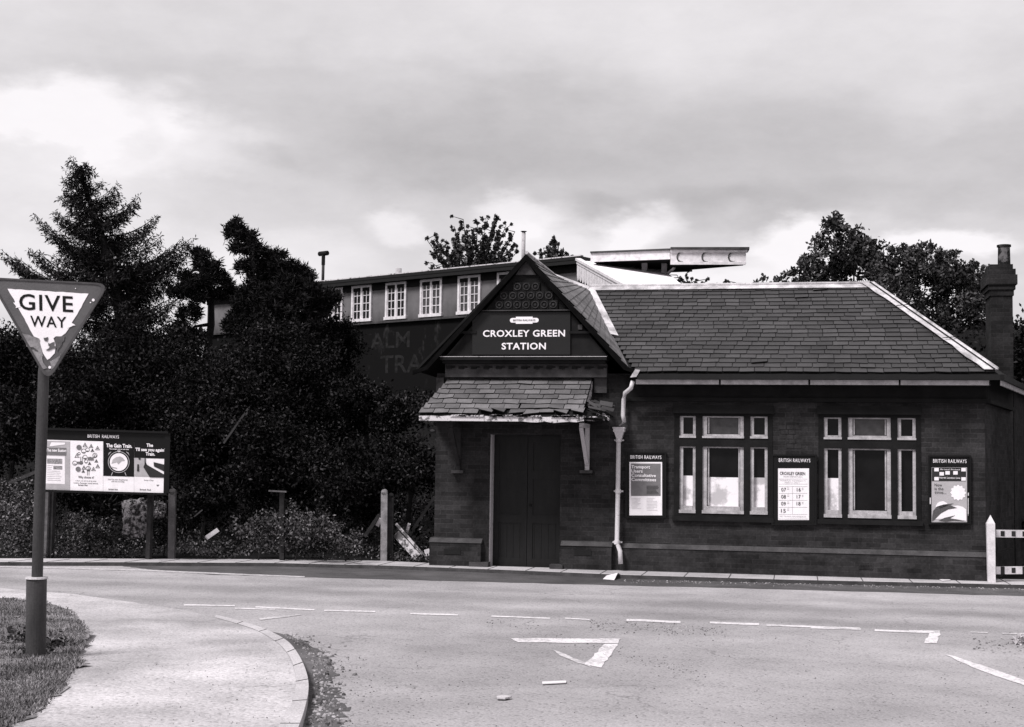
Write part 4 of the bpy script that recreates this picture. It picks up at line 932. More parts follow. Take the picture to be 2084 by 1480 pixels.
# ================================================================== TREES AND SHRUBS
def upm(dep): return F / dep
def crown(name, clumps, dep, leaf, m, parent, cover=3.2, djit=.8, sub=9, spread=.30, flat=.85, aspect=.55, cap=6000):
    A_ = []
    for c in clumps:
        px, py, r = c[:3]; dd = dep + (c[3] if len(c) > 3 else random.uniform(-djit, djit)); rm = r / upm(dd)
        n = int(min(cap, cover * math.pi * rm * rm * 1.2 / (leaf * leaf * aspect * .5))); A_.append(clump_pts(D(px, py, dd), rm, n, sub, spread, flat))
    C = np.concatenate(A_); return quads(name, leaf_quads(C, leaf, aspect), m, parent)
def limbs(name, paths, m, parent):
    mb = MB()
    for P, r0_, r1_ in paths: mb.tube(P, [r0_ + (r1_ - r0_) * i / (len(P) - 1) for i in range(len(P))], 6)
    return mb.build(name, m, parent)
def plant(name, label, cat, clumps, dep, leaf, m, base, group=None, cover=3.2, cname='crown', tname='trunk', tr=.09, **k):
    bp = D(base[0], base[1], dep); e = empty(name, bp, label, cat, group)
    crown(cname, clumps, dep, leaf, m, e, cover, **k)
    ps = []; hub = bp + Vector((0, 0, (D(clumps[0][0], clumps[0][1], dep).z - bp.z) * .35))
    ps.append(([bp - Vector((0, 0, .3)), bp.lerp(hub, .5) + Vector((.05, 0, 0)), hub], tr, tr * .7))
    for c in clumps[::max(1, len(clumps) // 9)]:
        t = D(c[0], c[1], dep); mid = hub.lerp(t, .5) + Vector((random.gauss(0, .1), random.gauss(0, .1), -.05)); ps.append(([hub, mid, t], tr * .5, tr * .12))
    limbs(tname, ps, M['bark'], e); return e
# --- spruce with long drooping boughs
SD = 33.0; sb_ = D(272, 960, SD); sb_.z = bank_h(sb_.x, sb_.y) - .2
spr = empty('spruce_tree', sb_, 'tall ragged spruce with long drooping boughs at the left, highest of the trees', 'tree')
tk = [(158, 340), (170, 372), (190, 430), (212, 500), (232, 570), (248, 650), (262, 760)]
TK = [D(x, y, SD) for x, y in tk] + [sb_]
MB().tube(list(reversed(TK)), [.22, .18, .16, .14, .11, .075, .04, .012], 8).build('trunk', M['bark'], spr)
def trunk_at(py):
    for i in range(len(tk) - 1):
        if tk[i][1] <= py <= tk[i + 1][1]: t = (py - tk[i][1]) / (tk[i + 1][1] - tk[i][1]); return TK[i].lerp(TK[i + 1], t)
    return TK[0] if py < tk[0][1] else TK[-2].lerp(TK[-1], min(1, (py - 760) / 200))
NQ = []; limb = MB()
def bough(p0, p1, sag, tw=.45, up=.12, step=.055):
    p0, p1 = Vector(p0), Vector(p1); L = (p1 - p0).length; ctrl = p0.lerp(p1, .55) - Vector((0, 0, sag * L)); n = max(5, int(L / step)); P = []
    for i in range(n + 1): t = i / n; P.append(p0 * (1 - t) ** 2 + ctrl * 2 * t * (1 - t) + p1 * t * t)
    limb.tube(P[::max(1, n // 6)] + [P[-1]], [max(.005, .022 * (1 - i / 8)) * min(1.2, L / 1.5) for i in range(len(P[::max(1, n // 6)]) + 1)], 5, cap=False)
    for i in range(int(n * .12), n + 1):
        t = i / n; d = (P[min(i + 1, n)] - P[max(i - 1, 0)]).normalized(); sd_ = d.cross(UP).normalized()
        for sgn in (-1, 1):
            if random.random() < .12: continue
            l = tw * (1 - .65 * t) * random.uniform(.5, 1.2) * min(1, L / 1.1 + .3); dr_ = (sd_ * sgn * random.uniform(.2, .9) + d * random.uniform(.25, .7) + Vector((0, 0, -random.uniform(.5, 1.7)))).normalized()
            k = max(3, int(l / .024)); tt = np.linspace(0, 1, k)[:, None]; base = np.array(P[i])[None]; C = base + np.array(dr_)[None] * tt * l; C[:, 2] += (tt[:, 0] ** 2) * up * l * 1.5
            dirs = np.array(dr_)[None] * .7 + RNG.normal(size=(k, 3)) * .75; dirs /= np.linalg.norm(dirs, axis=1)[:, None]; w = np.cross(dirs, RNG.normal(size=(k, 3))); w /= np.linalg.norm(w, axis=1)[:, None]
            ln = RNG.uniform(.08, .15, (k, 1)); NQ.append(np.stack([C - w * .012, C + dirs * ln * .5 + w * .013, C + dirs * ln, C + dirs * ln * .5 - w * .013], 1))
tips = [(357, 145, 336, .1), (352, 178, 335, .0), (352, 188, 345, .05), (372, 134, 366, .15), (385, 128, 380, .2), (385, 210, 371, .15), (405, 126, 402, .2), (410, 238, 374, .2), (415, 245, 392, .2), (430, 140, 420, .2), (440, 280, 399, .25), (455, 275, 416, .2), (450, 112, 428, .25),
        (470, 130, 455, .2), (480, 321, 437, .25), (500, 304, 460, .25), (520, 72, 436, .28), (510, 120, 470, .2), (540, 100, 462, .28), (540, 389, 485, .28), (555, 382, 500, .25), (530, 330, 480, .2), (570, 380, 520, .2), (590, 57, 504, .25), (600, 3, 508, .26), (590, 30, 535, .2), (620, 60, 560, .2),
        (560, 150, 530, .2), (600, 370, 560, .2), (640, 360, 600, .15), (650, 160, 610, .15), (660, 100, 620, .15), (620, 300, 580, .1), (700, 150, 680, .15), (700, 350, 650, .15), (575, 110, 520, .2), (545, 170, 500, .2), (600, 20, 522, .22), (610, 45, 548, .22), (575, 75, 512, .25), (585, 385, 506, .22), (560, 350, 500, .22), (610, 330, 545, .2), (590, 120, 545, .22), (560, 300, 520, .2), (480, 165, 470, .2), (500, 250, 470, .2)]
for (ty, x, y, sg) in tips:
    for k in range(2):
        sh = 1 - .10 * k - (.06 * random.random() if k else 0); t0 = trunk_at(ty); jx, jy = (random.gauss(0, 6), random.gauss(0, 9)) if k else (0, 0)
        e_ = D(x + jx, y + jy, SD + random.uniform(-.9, .9) * (1 if k else .4)); bough(t0, t0.lerp(e_, sh), sg * random.uniform(.8, 1.2), .5)
for i in range(105):
    py = 362 + 400 * (i / 105) ** .9; r = (8 + (py - 345) * .52) / upm(SD) * random.uniform(.45, .95); a = random.uniform(0, 6.283); p = trunk_at(py)
    bough(p, p + Vector((math.cos(a) * r, math.sin(a) * r * 1.2, random.uniform(-.18, .12) * r)), .2, .5, step=.11)
limb.build('bough', M['bark'], spr)
tag(quads('needles', np.concatenate(NQ), M['conifer'], spr), 'dark drooping needles')
# --- pines with dense rounded tufts
def pine(base, label, lobes, dep, trunk, rk=1.0):
    bp = D(base[0], base[1], dep); bp.z = min(bp.z, bank_h(bp.x, bp.y)) - .1; e = empty('pine_tree', bp, label, 'tree', 'pines on the embankment')
    Q = []
    for (px, py, r) in lobes:
        for k in range(max(4, int(r * r / 14))):
            a = random.uniform(0, 6.283); q = r * math.sqrt(random.random()) * rk; dd = dep + random.uniform(-.5, .5) * r / 14; c = D(px + q * math.cos(a), py + q * math.sin(a) * .85, dd)
            n = 46; dirs = RNG.normal(size=(n, 3)); dirs[:, 2] = dirs[:, 2] * .8 + .45; dirs /= np.linalg.norm(dirs, axis=1)[:, None]; w = np.cross(dirs, RNG.normal(size=(n, 3))); w /= np.linalg.norm(w, axis=1)[:, None]; ln = RNG.uniform(.08, .17, (n, 1)); C = np.array(c)[None] + RNG.normal(size=(n, 3)) * .035
            Q.append(np.stack([C - w * .010, C + dirs * ln * .5 + w * .014, C + dirs * ln, C + dirs * ln * .5 - w * .014], 1))
    quads('crown', np.concatenate(Q), M['pine'], e)
    T_ = [D(x, y, dep) for x, y in trunk]; ps = [([bp] + T_, .11, .03)]
    for (px, py, r) in lobes[::2]:
        t = D(px, py, dep); q = min(T_, key=lambda v: (v - t).length); ps.append(([q, q.lerp(t, .5) + Vector((0, 0, .06)), t], .05, .012))
    limbs('trunk', ps, M['bark'], e)
pine((600, 1000), 'leaning dark pine whose lobed top points left against the sky', [(481, 454, 9), (468, 468, 9), (487, 470, 12), (498, 480, 12), (513, 484, 10), (470, 480, 7), (484, 503, 12), (506, 503, 16), (528, 512, 15), (552, 524, 14), (573, 516, 9), (490, 546, 11), (508, 540, 14), (528, 545, 18), (556, 545, 20), (584, 545, 16), (607, 548, 14), (622, 568, 16), (515, 572, 14), (545, 570, 20), (580, 575, 24), (608, 590, 26), (636, 600, 24), (570, 608, 30), (530, 600, 20), (600, 630, 34), (550, 640, 34), (650, 630, 22), (520, 640, 22), (625, 670, 34), (575, 690, 36), (530, 700, 30), (672, 610, 18), (498, 600, 16), (490, 625, 18), (485, 655, 22), (500, 680, 24), (470, 665, 16)], 30., [(600, 760), (580, 660), (545, 570), (515, 520), (488, 475)])
pine((420, 960), 'shorter dark pine with tufted head between the spruce and the leaning pine', [(400, 520, 12), (418, 518, 10), (425, 545, 15), (410, 540, 14), (440, 540, 9), (445, 565, 14), (462, 582, 13), (420, 575, 20), (395, 570, 18), (380, 590, 18), (372, 560, 12), (450, 595, 12), (400, 605, 18), (472, 596, 8), (360, 600, 16), (385, 640, 20), (365, 680, 24), (400, 690, 20)], 31., [(415, 760), (430, 660), (430, 600), (422, 550), (408, 520)])
# --- dark thicket on the slope: one thing per bush
def bush(label, cx, cy, w, h, dep, m='leaf_dark', leaf=.068, cover=2.5, n=None, group='bushes on the embankment', cat='bush', name='bush', **k):
    n = n or max(5, int(w * h / 1700)); cl = []
    for i in range(n):
        a = random.uniform(0, 6.283); q = math.sqrt(random.random()); r = min(w, h) * random.uniform(.20, .34); cl.append((cx + math.cos(a) * q * (w / 2 - r * .7), cy + math.sin(a) * q * (h / 2 - r * .7), r))
    cl.sort(key=lambda c: c[1]); return plant(name, label, cat, cl, dep, leaf, M[m], (cx, cy + h * .55), group, cover, cname='foliage', tname='stem', tr=.015 if name == 'bramble' else .05, **k)
bush('black mass of bush behind the GIVE WAY sign plate', 60, 760, 230, 190, 29, cover=3)
bush('dark bush filling the frame edge left of the sign post', 20, 870, 150, 170, 26.5)
bush('dark bush directly above the left end of the railway hoarding', 165, 800, 210, 170, 27)
bush('dense dark bush under the spruce, above the right end of the hoarding', 300, 790, 230, 230, 28, cover=3)
bush('dark bush right of the hoarding, below the short pine', 420, 850, 220, 260, 27, cover=3)
bush('tall dark bush under the leaning pine', 560, 790, 250, 240, 28, cover=3)
bush('broad dark bush below the leaning pine, down to the bank foot', 560, 930, 240, 190, 26)
bush('ivy covered bush climbing the left end of the platform building', 668, 730, 120, 190, 31, cover=3)
bush('dark bush below the faded lettering wall', 690, 850, 190, 150, 28)
bush('rounded dark bush in front of the faded painted wall', 745, 815, 130, 110, 27.5, cover=3)
bush('leafy bush left of the porch gable, under the platform building', 800, 850, 150, 120, 27, m='leaf_dark')
bush('dark bush against the left pier of the station porch', 830, 950, 140, 150, 25.5)
bush('dark bush behind the twin concrete fence posts', 720, 980, 180, 160, 25.5)
bush('low dark bush behind the hoarding legs', 210, 1010, 260, 100, 26.5)
bush('dark bush behind the lone post right of the hoarding', 410, 1010, 150, 120, 26)
bush('bramble round the post with a broken cross piece', 600, 1060, 140, 110, 23.9, m='weed', leaf=.06, cover=1.3, group='brambles by the pavement', cat='bramble', name='bramble')
bush('bramble left of the post with a broken cross piece', 525, 1070, 110, 90, 23.9, m='weed', leaf=.06, cover=1.3, group='brambles by the pavement', cat='bramble', name='bramble')
bush('bramble heap at the far left behind the sign post', 20, 1050, 130, 150, 24.8, m='weed', leaf=.055, cover=1.6, group='brambles by the pavement', cat='bramble', name='bramble')
bush('bramble growing left of the twin fence posts', 700, 1090, 110, 80, 23.9, m='weed', leaf=.055, cover=1.2, group='brambles by the pavement', cat='bramble', name='bramble')
bush('bramble heap under the hoarding between its legs', 180, 1085, 150, 80, 24.6, m='weed', leaf=.055, cover=1.6, group='brambles by the pavement', cat='bramble', name='bramble')
bush('ivy patch trailing over the pale rock', 330, 1070, 70, 100, 24.5, m='leaf_dark', leaf=.05, cover=1.5, group='brambles by the pavement', cat='bramble', name='bramble')
# --- trees beyond the roofs
def shoots(label, base, tips_, dep, leaf, wpx, m, cat='tree', name='broadleaf_tree', step=7):
    bp = D(base[0], base[1], dep); e = empty(name, Vector((bp.x, bp.y, 5.0)), label, cat); Q = []; ps = []
    ps.append(([Vector((bp.x, bp.y, 4.8)), bp], .16, .1))
    for (x, y) in tips_:
        t = D(x, y, dep + random.uniform(-1, 1)); mid = bp.lerp(t, .5) + Vector(((t.x - bp.x) * .12, 0, -.1)); ps.append(([bp, mid, t], .05, .012))
        L = math.hypot(x - base[0], y - base[1]); n = int(L / step); wob = Vector((random.gauss(0, .22), 0, random.gauss(0, .12))) * (dep / 60); side = [random.gauss(0, .20) * wpx / 5.5 for _ in range(n + 2)]
        for i in range(n + 1):
            f = .25 + .75 * i / max(1, n); c = np.array(bp * (1 - f) ** 2 + mid * 2 * f * (1 - f) + t * f * f); k = 26; s_ = wpx / upm(dep) * (1.15 - .6 * f)
            ax = Vector(c); c = c + np.array(wob) * math.sin(f * 5) * .6 + np.array([side[i], 0, abs(side[i]) * .4]) * (random.random() < .55); ps.append(([ax, Vector(c)], .02, .01)) if (Vector(c) - ax).length > .05 else None; Q.append(leaf_quads(c + RNG.normal(size=(k, 3)) * s_ * .5 * random.uniform(.7, 1.4), leaf, .6))
    limbs('trunk', ps, M['bark'], e); quads('crown', np.concatenate(Q), m, e)
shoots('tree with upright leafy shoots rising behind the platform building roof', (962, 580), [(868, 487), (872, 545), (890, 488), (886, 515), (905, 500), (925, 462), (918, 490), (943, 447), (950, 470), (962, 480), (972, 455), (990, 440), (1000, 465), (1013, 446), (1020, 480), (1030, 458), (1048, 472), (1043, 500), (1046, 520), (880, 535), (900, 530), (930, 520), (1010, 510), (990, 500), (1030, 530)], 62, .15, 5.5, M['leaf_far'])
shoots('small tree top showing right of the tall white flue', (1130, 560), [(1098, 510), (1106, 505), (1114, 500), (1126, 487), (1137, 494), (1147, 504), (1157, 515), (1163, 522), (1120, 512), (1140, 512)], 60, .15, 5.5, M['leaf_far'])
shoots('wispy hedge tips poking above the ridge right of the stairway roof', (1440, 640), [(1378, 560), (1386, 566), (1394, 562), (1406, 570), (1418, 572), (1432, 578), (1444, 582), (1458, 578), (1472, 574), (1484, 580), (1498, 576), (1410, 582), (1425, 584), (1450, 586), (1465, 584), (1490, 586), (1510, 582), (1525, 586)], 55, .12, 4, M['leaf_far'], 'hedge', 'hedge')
plant('sycamore_tree', 'large leafy tree rising behind the right half of the station ridge', 'tree', [(1702, 447, 17), (1682, 462, 17), (1715, 468, 22), (1745, 480, 22), (1672, 500, 26), (1712, 508, 34), (1755, 515, 32), (1655, 535, 28), (1695, 560, 40), (1750, 565, 42), (1785, 535, 26), (1640, 570, 24), (1608, 580, 20), (1578, 578, 15), (1555, 566, 8), (1543, 582, 12), (1525, 588, 8), (1600, 560, 10), (1635, 530, 12), (1700, 620, 45), (1780, 600, 35), (1660, 600, 30), (1780, 500, 20), (1800, 560, 30), (1630, 555, 22), (1590, 592, 18), (1740, 530, 30), (1690, 535, 30), (1620, 590, 22)], 40, .125, M['leaf_mid'], (1720, 800), cover=3.6, djit=1.2, sub=26, spread=.20)
plant('hawthorn_tree', 'spreading dark leafy tree between the hipped roof and the chimney', 'tree', [(1815, 520, 24), (1850, 512, 22), (1884, 508, 18), (1912, 522, 20), (1938, 520, 13), (1940, 545, 22), (1970, 545, 18), (1830, 555, 36), (1880, 550, 36), (1925, 570, 34), (1965, 575, 30), (2000, 570, 22), (1860, 600, 45), (1920, 615, 45), (1975, 620, 40), (2005, 610, 26), (1900, 660, 45), (1960, 680, 50), (2005, 680, 40), (1960, 740, 45), (2005, 740, 40), (1875, 500, 7), (1900, 500, 6), (1950, 512, 6), (1985, 540, 8), (1790, 545, 26), (1800, 590, 34), (1820, 640, 40), (1855, 535, 28), (1905, 545, 30), (1950, 570, 30), (1990, 600, 30), (2005, 550, 14), (2015, 700, 35), (1930, 700, 50)], 37, .105, M['leaf_mid'], (1950, 900), cover=3.8, djit=1.4, sub=28, spread=.20)
plant('elder_bush', 'dark bush at the right edge beyond the chimney', 'bush', [(2075, 660, 16), (2080, 700, 28), (2075, 750, 38), (2085, 820, 44), (2075, 900, 44), (2090, 960, 50), (2050, 960, 30), (2040, 1050, 40), (2085, 1050, 45), (2110, 760, 50), (2120, 900, 60)], 30, .10, M['leaf_dark'], (2080, 1120), cover=2.6, sub=16, spread=.22)
bush('tall dark bush beyond the right end of the white fence', 2260, 900, 300, 420, 29)
bush('low dark bush behind the striped white fence rails', 2075, 1110, 110, 110, 26.5)
# --- ground cover on the bank
pts = []
while len(pts) < 30000:
    x, d_ = random.uniform(-19, -5.0), random.random() ** 1.3 * 6.5; y = backy(x) + .05 + d_; z = bank_h(x, y) + max(0, math.sin(x * 2.3) * math.sin(y * 2.1 + x)) * .22
    if random.random() < .35 + .65 * (math.sin(x * 1.9 + 2 * math.sin(y)) > -.3): pts.append((x, y, max(z, ZP) + abs(random.gauss(0, .07 + .10 * (d_ > .6)))))
tag(quads('undergrowth', leaf_quads(np.array(pts), .055, .45), M['weed']), kind='stuff')
pts = []
while len(pts) < 62000:
    x, y = random.uniform(-26, 22), random.uniform(3.5, 17)
    if -6 < x < 5 and y < 7: continue
    pts.append((x, y, bank_h(x, y) + abs(random.gauss(0, .16))))
tag(quads('ivy_ground_cover', leaf_quads(np.array(pts), .11, .6), M['leaf_dark']), kind='stuff')
# ================================================================== THINGS ALONG THE FOOT OF THE BANK
HD = 23.3
hp_ = G(104, 1130, .08); hb = empty('advertising_hoarding', D(215, 1128, HD), 'wide black railway poster hoarding with four posters on concrete legs', 'hoarding')
def q6(zx, zy, lay=0.): return D(60 + zx / 6.947, 860 + zy / 6.947, HD - lay * .004)
def qp(mb, P, lay, th=.0025): return mb.prism([q6(x, y, lay) for x, y in P], -FW * th)
def qr(mb, x0, y0, x1, y1, lay): k = lambda x: (x - 230) * .030; return qp(mb, [(x0, y0 + k(x0)), (x1, y0 + k(x1)), (x1, y1 + k(x1)), (x0, y1 + k(x0))], lay)
mb = MB(); mb.prism([q6(205, 90), q6(1965, 145), q6(1945, 1005), q6(190, 960)], FW * .05); mb.build('backboard', M['board'], hb)
mb = MB()
for a, b in (((200, 88), (1968, 143)), ((188, 966), (1948, 1012))): mb.beam(q6(*a) - FW * .0, q6(*b), .09, .035)
mb.beam(q6(1955, 150), q6(1935, 1000), .09, .03, FW); mb.build('frame', M['board'], hb)
def qt(mb, s_, x0, x1, y, h, lay, bold=.01, dy=.030):
    a, b = q6(x0, y + (x0 - 230) * dy, lay), q6(x1, y + (x1 - 230) * dy, lay); r_ = (b - a).normalized(); return text(mb, s_, (a + b) / 2, (b - a).length, h / 6.947 / upm(HD), rt=r_, bold=bold)
qt(MB(), 'BRITISH  RAILWAYS', 822, 1265, 172, 46, 1, .004).build('heading', M['letter'], hb)
def poster(x0, y0, x1, y1): return qr(MB(), x0, y0, x1, y1, 1).build('poster', M['paper'], hb)
p1_ = poster(228, 244, 575, 948)
m_ = MB(); qr(m_, 234, 258, 570, 352, 2); qr(m_, 500, 352, 570, 940, 2); qr(m_, 226, 862, 500, 940, 2); m_.build('poster_field', M['inkl'], p1_)
m_ = MB(); qr(m_, 232, 352, 520, 458, 3); m_.build('poster_band', M['inkm'], p1_)
m_ = MB(); qt(m_, 'The new Euston', 236, 520, 388, 42, 4, .03); qp(m_, [(285, 330), (310, 280), (500, 285), (505, 310), (300, 338)], 3); m_.build('poster_lettering', M['letter'], p1_)
m_ = MB(); qr(m_, 250, 508, 462, 578, 2); qr(m_, 338, 608, 462, 656, 2); m_.build('poster_picture', mat('poster_photo', .26, .6, 40, fine=90), p1_)
m_ = MB(); [qr(m_, 250, 600 + i * 26, 325 - random.uniform(0, 20) if i < 3 else 460 - random.uniform(0, 60), 606 + i * 26, 2) for i in range(9)]; m_.build('small_print', M['inkp'], p1_)
p2_ = poster(577, 244, 1040, 948)
m_ = MB(); mf = MB(); mg = MB()
def tri(mb, x, y, s, w=5, lay=2):
    V = [(x, y - s), (x + s * .95, y + s * .7), (x - s * .95, y + s * .7)]; I = [(x, y - s + w * 2.2), (x + s * .95 - w * 1.9, y + s * .7 - w), (x - s * .95 + w * 1.9, y + s * .7 - w)]
    for i in range(3): j = (i + 1) % 3; qp(mb, [V[i], V[j], I[j], I[i]], lay)
def circ(mb, x, y, s, w=5, lay=2, fill=False, n=16):
    for k in range(n):
        a, b = 2 * math.pi * k / n, 2 * math.pi * (k + 1) / n; s2 = 0 if fill else s - w
        qp(mb, [(x + s * math.cos(a), y + s * math.sin(a)), (x + s * math.cos(b), y + s * math.sin(b))] + ([(x, y)] if fill else [(x + s2 * math.cos(b), y + s2 * math.sin(b)), (x + s2 * math.cos(a), y + s2 * math.sin(a))]), lay)
random.seed(5)
for (x, y, s) in ((785, 320, 36), (872, 335, 32), (962, 365, 34), (672, 470, 38), (890, 395, 28), (770, 640, 34), (905, 660, 34), (965, 620, 34), (760, 690, 26), (945, 545, 28), (850, 580, 26)): tri(m_, x, y, s); qp(m_, [(x - 8, y + 6), (x + 6, y - 10), (x + 9, y + 12)], 2)
for (x, y, s) in ((765, 405, 34), (820, 385, 30), (785, 490, 32), (925, 465, 34), (640, 575, 34), (730, 570, 26), (830, 650, 34), (800, 550, 26), (930, 470, 18), (860, 510, 24), (700, 440, 20)): circ(m_, x, y, s); qr(m_, x - s * .5, y - 4, x + s * .5, y + 4, 2)
for (x, y) in ((830, 695), (735, 500), (840, 640)): qr(m_, x - 14, y - 30, x - 9, y + 34, 2); qr(m_, x + 9, y - 30, x + 14, y + 34, 2)
m_.build('poster_picture', M['inkd'], p2_)
circ(mg, 700, 352, 36, fill=True, lay=3); circ(mg, 688, 660, 36, fill=True, lay=3); qr(mg, 672, 540, 745, 570, 3); qr(mg, 822, 472, 905, 515, 3); mg.build('poster_roundel', M['inkm'], p2_)
m_ = MB(); qt(m_, 'Why choose it?', 690, 912, 756, 34, 2, .01); qt(m_, 'A day to see with the all-day ticket', 650, 945, 808, 15, 2); qt(m_, 'London Passenger travel centres', 625, 970, 840, 17, 2); qt(m_, 'British Rail', 690, 820, 870, 18, 2, .02); m_.build('poster_lettering', M['inkd'], p2_)
p3_ = poster(1043, 244, 1478, 948)
qr(MB(), 1045, 240, 1478, 730, 2).build('poster_field', M['board'], p3_)
m_ = MB(); qt(m_, 'The Gain Train.', 1085, 1452, 297, 50, 3, .035); qt(m_, 'The modern way to gain time', 1128, 1405, 345, 17, 3, .02); circ(m_, 1262, 590 - 30, 126, fill=True, lay=3, n=28); qp(m_, [(1240, 398), (1290, 400), (1266, 425)], 3); m_.build('poster_lettering', M['letter'], p3_)
m_ = MB(); 
for k in range(40):
    a, b = math.pi * 2 * k / 40, math.pi * 2 * (k + 1) / 40
    qp(m_, [(1262 + r_ * math.cos(t), 560 + r_ * math.sin(t)) for r_, t in ((152, a), (152, b), (144, b), (144, a))], 3)
for s_ in (-1, 1): qp(m_, [(1262 + s_ * 150, 470), (1262 + s_ * 140, 430), (1262 + s_ * 105, 410), (1262 + s_ * 112, 425), (1262 + s_ * 135, 445)], 3); qp(m_, [(1262 + s_ * 90, 700), (1262 + s_ * 110, 750), (1262 + s_ * 100, 750), (1262 + s_ * 82, 705)], 3)
m_.build('poster_clock', M['inkl'], p3_)
m_ = MB(); qp(m_, [(1160, 580), (1180, 520), (1230, 490), (1280, 480), (1320, 500), (1350, 540), (1300, 545), (1255, 590), (1235, 560)], 4); qp(m_, [(1150, 620), (1230, 640), (1240, 655), (1150, 635)], 4); m_.build('poster_cloud', M['inkl'], p3_)
m_ = MB(); qt(m_, 'Inter-City makes the going easy', 1110, 1390, 775, 20, 2); qt(m_, 'and the arriving', 1160, 1340, 802, 20, 2); qt(m_, 'British Rail', 1118, 1245, 916, 20, 2, .02); m_.build('poster_lettering', M['inkm'], p3_)
p4_ = poster(1480, 244, 1922, 948)
qr(MB(), 1481, 240, 1921, 462, 2).build('poster_field', M['board'], p4_)
m_ = MB(); qt(m_, 'The', 1655, 1748, 277, 44, 3, .035); qt(m_, "'I'll see you again'", 1500, 1915, 340, 44, 3, .03); qt(m_, 'Train.', 1643, 1775, 400, 44, 3, .035); m_.build('poster_lettering', M['letter'], p4_)
m_ = MB(); qp(m_, [(1482, 492), (1640, 498), (1640, 600), (1740, 770), (1482, 760)], 2); m_.build('poster_platform', M['inkl'], p4_)
m_ = MB(); qp(m_, [(1640, 560), (1665, 600), (1920, 745), (1920, 780), (1700, 775), (1610, 630)], 3); qp(m_, [(1755, 560), (1922, 600), (1922, 700), (1760, 620)], 3); qp(m_, [(1628, 500), (1640, 500), (1640, 610), (1628, 610)], 4)
qp(m_, [(1525, 590), (1545, 590), (1550, 690), (1520, 690)], 4); circ(m_, 1555, 510, 16, fill=True, lay=4); m_.build('poster_train', M['inkd'], p4_)
m_ = MB(); qt(m_, 'Inter-City', 1620, 1755, 772, 18, 2); qt(m_, 'British Rail', 1560, 1715, 907, 22, 2, .02); qp(m_, [(1790, 880), (1835, 880), (1812, 905)], 2); m_.build('poster_small_lettering', M['inkm'], p4_)
for (px, w, y1, mt) in ((98, 8, 1130, 'concrete'), (307, 9, 1125, 'postdark')):
    a, b = D(px, 1003, HD + .45), D(px, y1, HD + .45); MB().box((a.x - w / 2 / 122, a.y - .05, ZP - .05), (a.x + w / 2 / 122, a.y + .05, a.z + .3)).build('leg', M[mt], hb)
a = D(107, 1003, HD + .5); MB().box((a.x - .045, a.y - .05, ZP - .05), (a.x + .045, a.y + .05, a.z + .3)).build('leg', M['postdark'], hb)
def post(px, py0, py1, w, m, label, name='fence_post', dep=24.0, round_=True, lean=0, group='old fence posts at the foot of the bank'):
    a = D(px, py1, dep); t = D(px + lean, py0, dep); a.z = bank_h(a.x, a.y) - .15; hw_ = w / 2 / upm(dep); mb = MB(); e = tag(None, 0) if False else None
    mb.beam(a, t, hw_ * 2, .11, FW); 
    if round_: mb.tube([t - RT * hw_ * 0 - FW * .055 - Vector((0, 0, .0)), t + FW * .055], hw_, 12)
    o = mb.build(name, M[m]); return tag(o, label, 'fence post', group)
post(350, 1001, 1134, 13, 'concrete', 'round topped dark post just right of the hoarding', lean=1)
post(575, 1003, 1130, 9, 'postdark', 'thin pale post with a broken cross piece among brambles', lean=-1, round_=False)
o = MB().beam(D(547, 999, 23.9), D(583, 1001, 23.9), .05, .025).build('broken_rail', M['concrete']); tag(o, 'short broken cross piece lying on top of the thin pale post', 'rail')
post(781.5, 1002, 1139, 13, 'concrete_pale', 'pale round topped concrete post, left of the twin pair by the porch', dep=24.2, lean=1)
post(795, 1009, 1139, 11, 'postdark', 'dark weathered post, right of the twin pair by the porch', dep=24.3, lean=1)
def plank(p0, p1, w, m, label, name='plank', cat='plank', h=.03, dep=(24.3, 24.2), group='broken timber beside the porch'):
    return tag(MB().beam(D(*p0, dep[0]), D(*p1, dep[1]), w, h, FW).build(name, M[m]), label, cat, group)
plank((806, 1066), (862, 1130), .045, 'plank', 'thin white rail of the collapsed paling beside the porch')
plank((806, 1086), (850, 1134), .13, 'plank', 'wide flaking white board of the collapsed paling', dep=(24.35, 24.2))
plank((828, 1082), (833, 1066), .05, 'plank', 'short upright white stub sticking out of the collapsed paling')
plank((868, 1118), (872, 1131), .09, 'litter', 'white lump of board against the porch plinth', dep=(24.1, 24.1))
plank((742, 1092), (772, 1048), .06, 'wood', 'dark pole leaning left of the twin posts')
plank((768, 1070), (776, 1056), .07, 'plank', 'small pale board showing left of the twin posts')
plank((840, 1078), (884, 1012), .05, 'wood', 'dark pole leaning on the porch wall', dep=(24.6, 24.3))
plank((420, 1095), (443, 1079), .075, 'litter', 'short white board lying on the bank right of the lone post', dep=(24.2, 24.4), h=.04)
plank((18, 984), (74, 960), .06, 'stone_band', 'pale timber sloping behind the sign post at the left edge', dep=(25.5, 25.5))
plank((455, 903), (505, 832), .035, 'wood', 'bare dark stem slanting through the thicket', name='fallen_stem', cat='stem', dep=(25, 25.4))
plank((395, 1052), (412, 1038), .02, 'stone_band', 'thin pale stick poking up beside the white board', name='stick', cat='stick', dep=(24.3, 24.3))
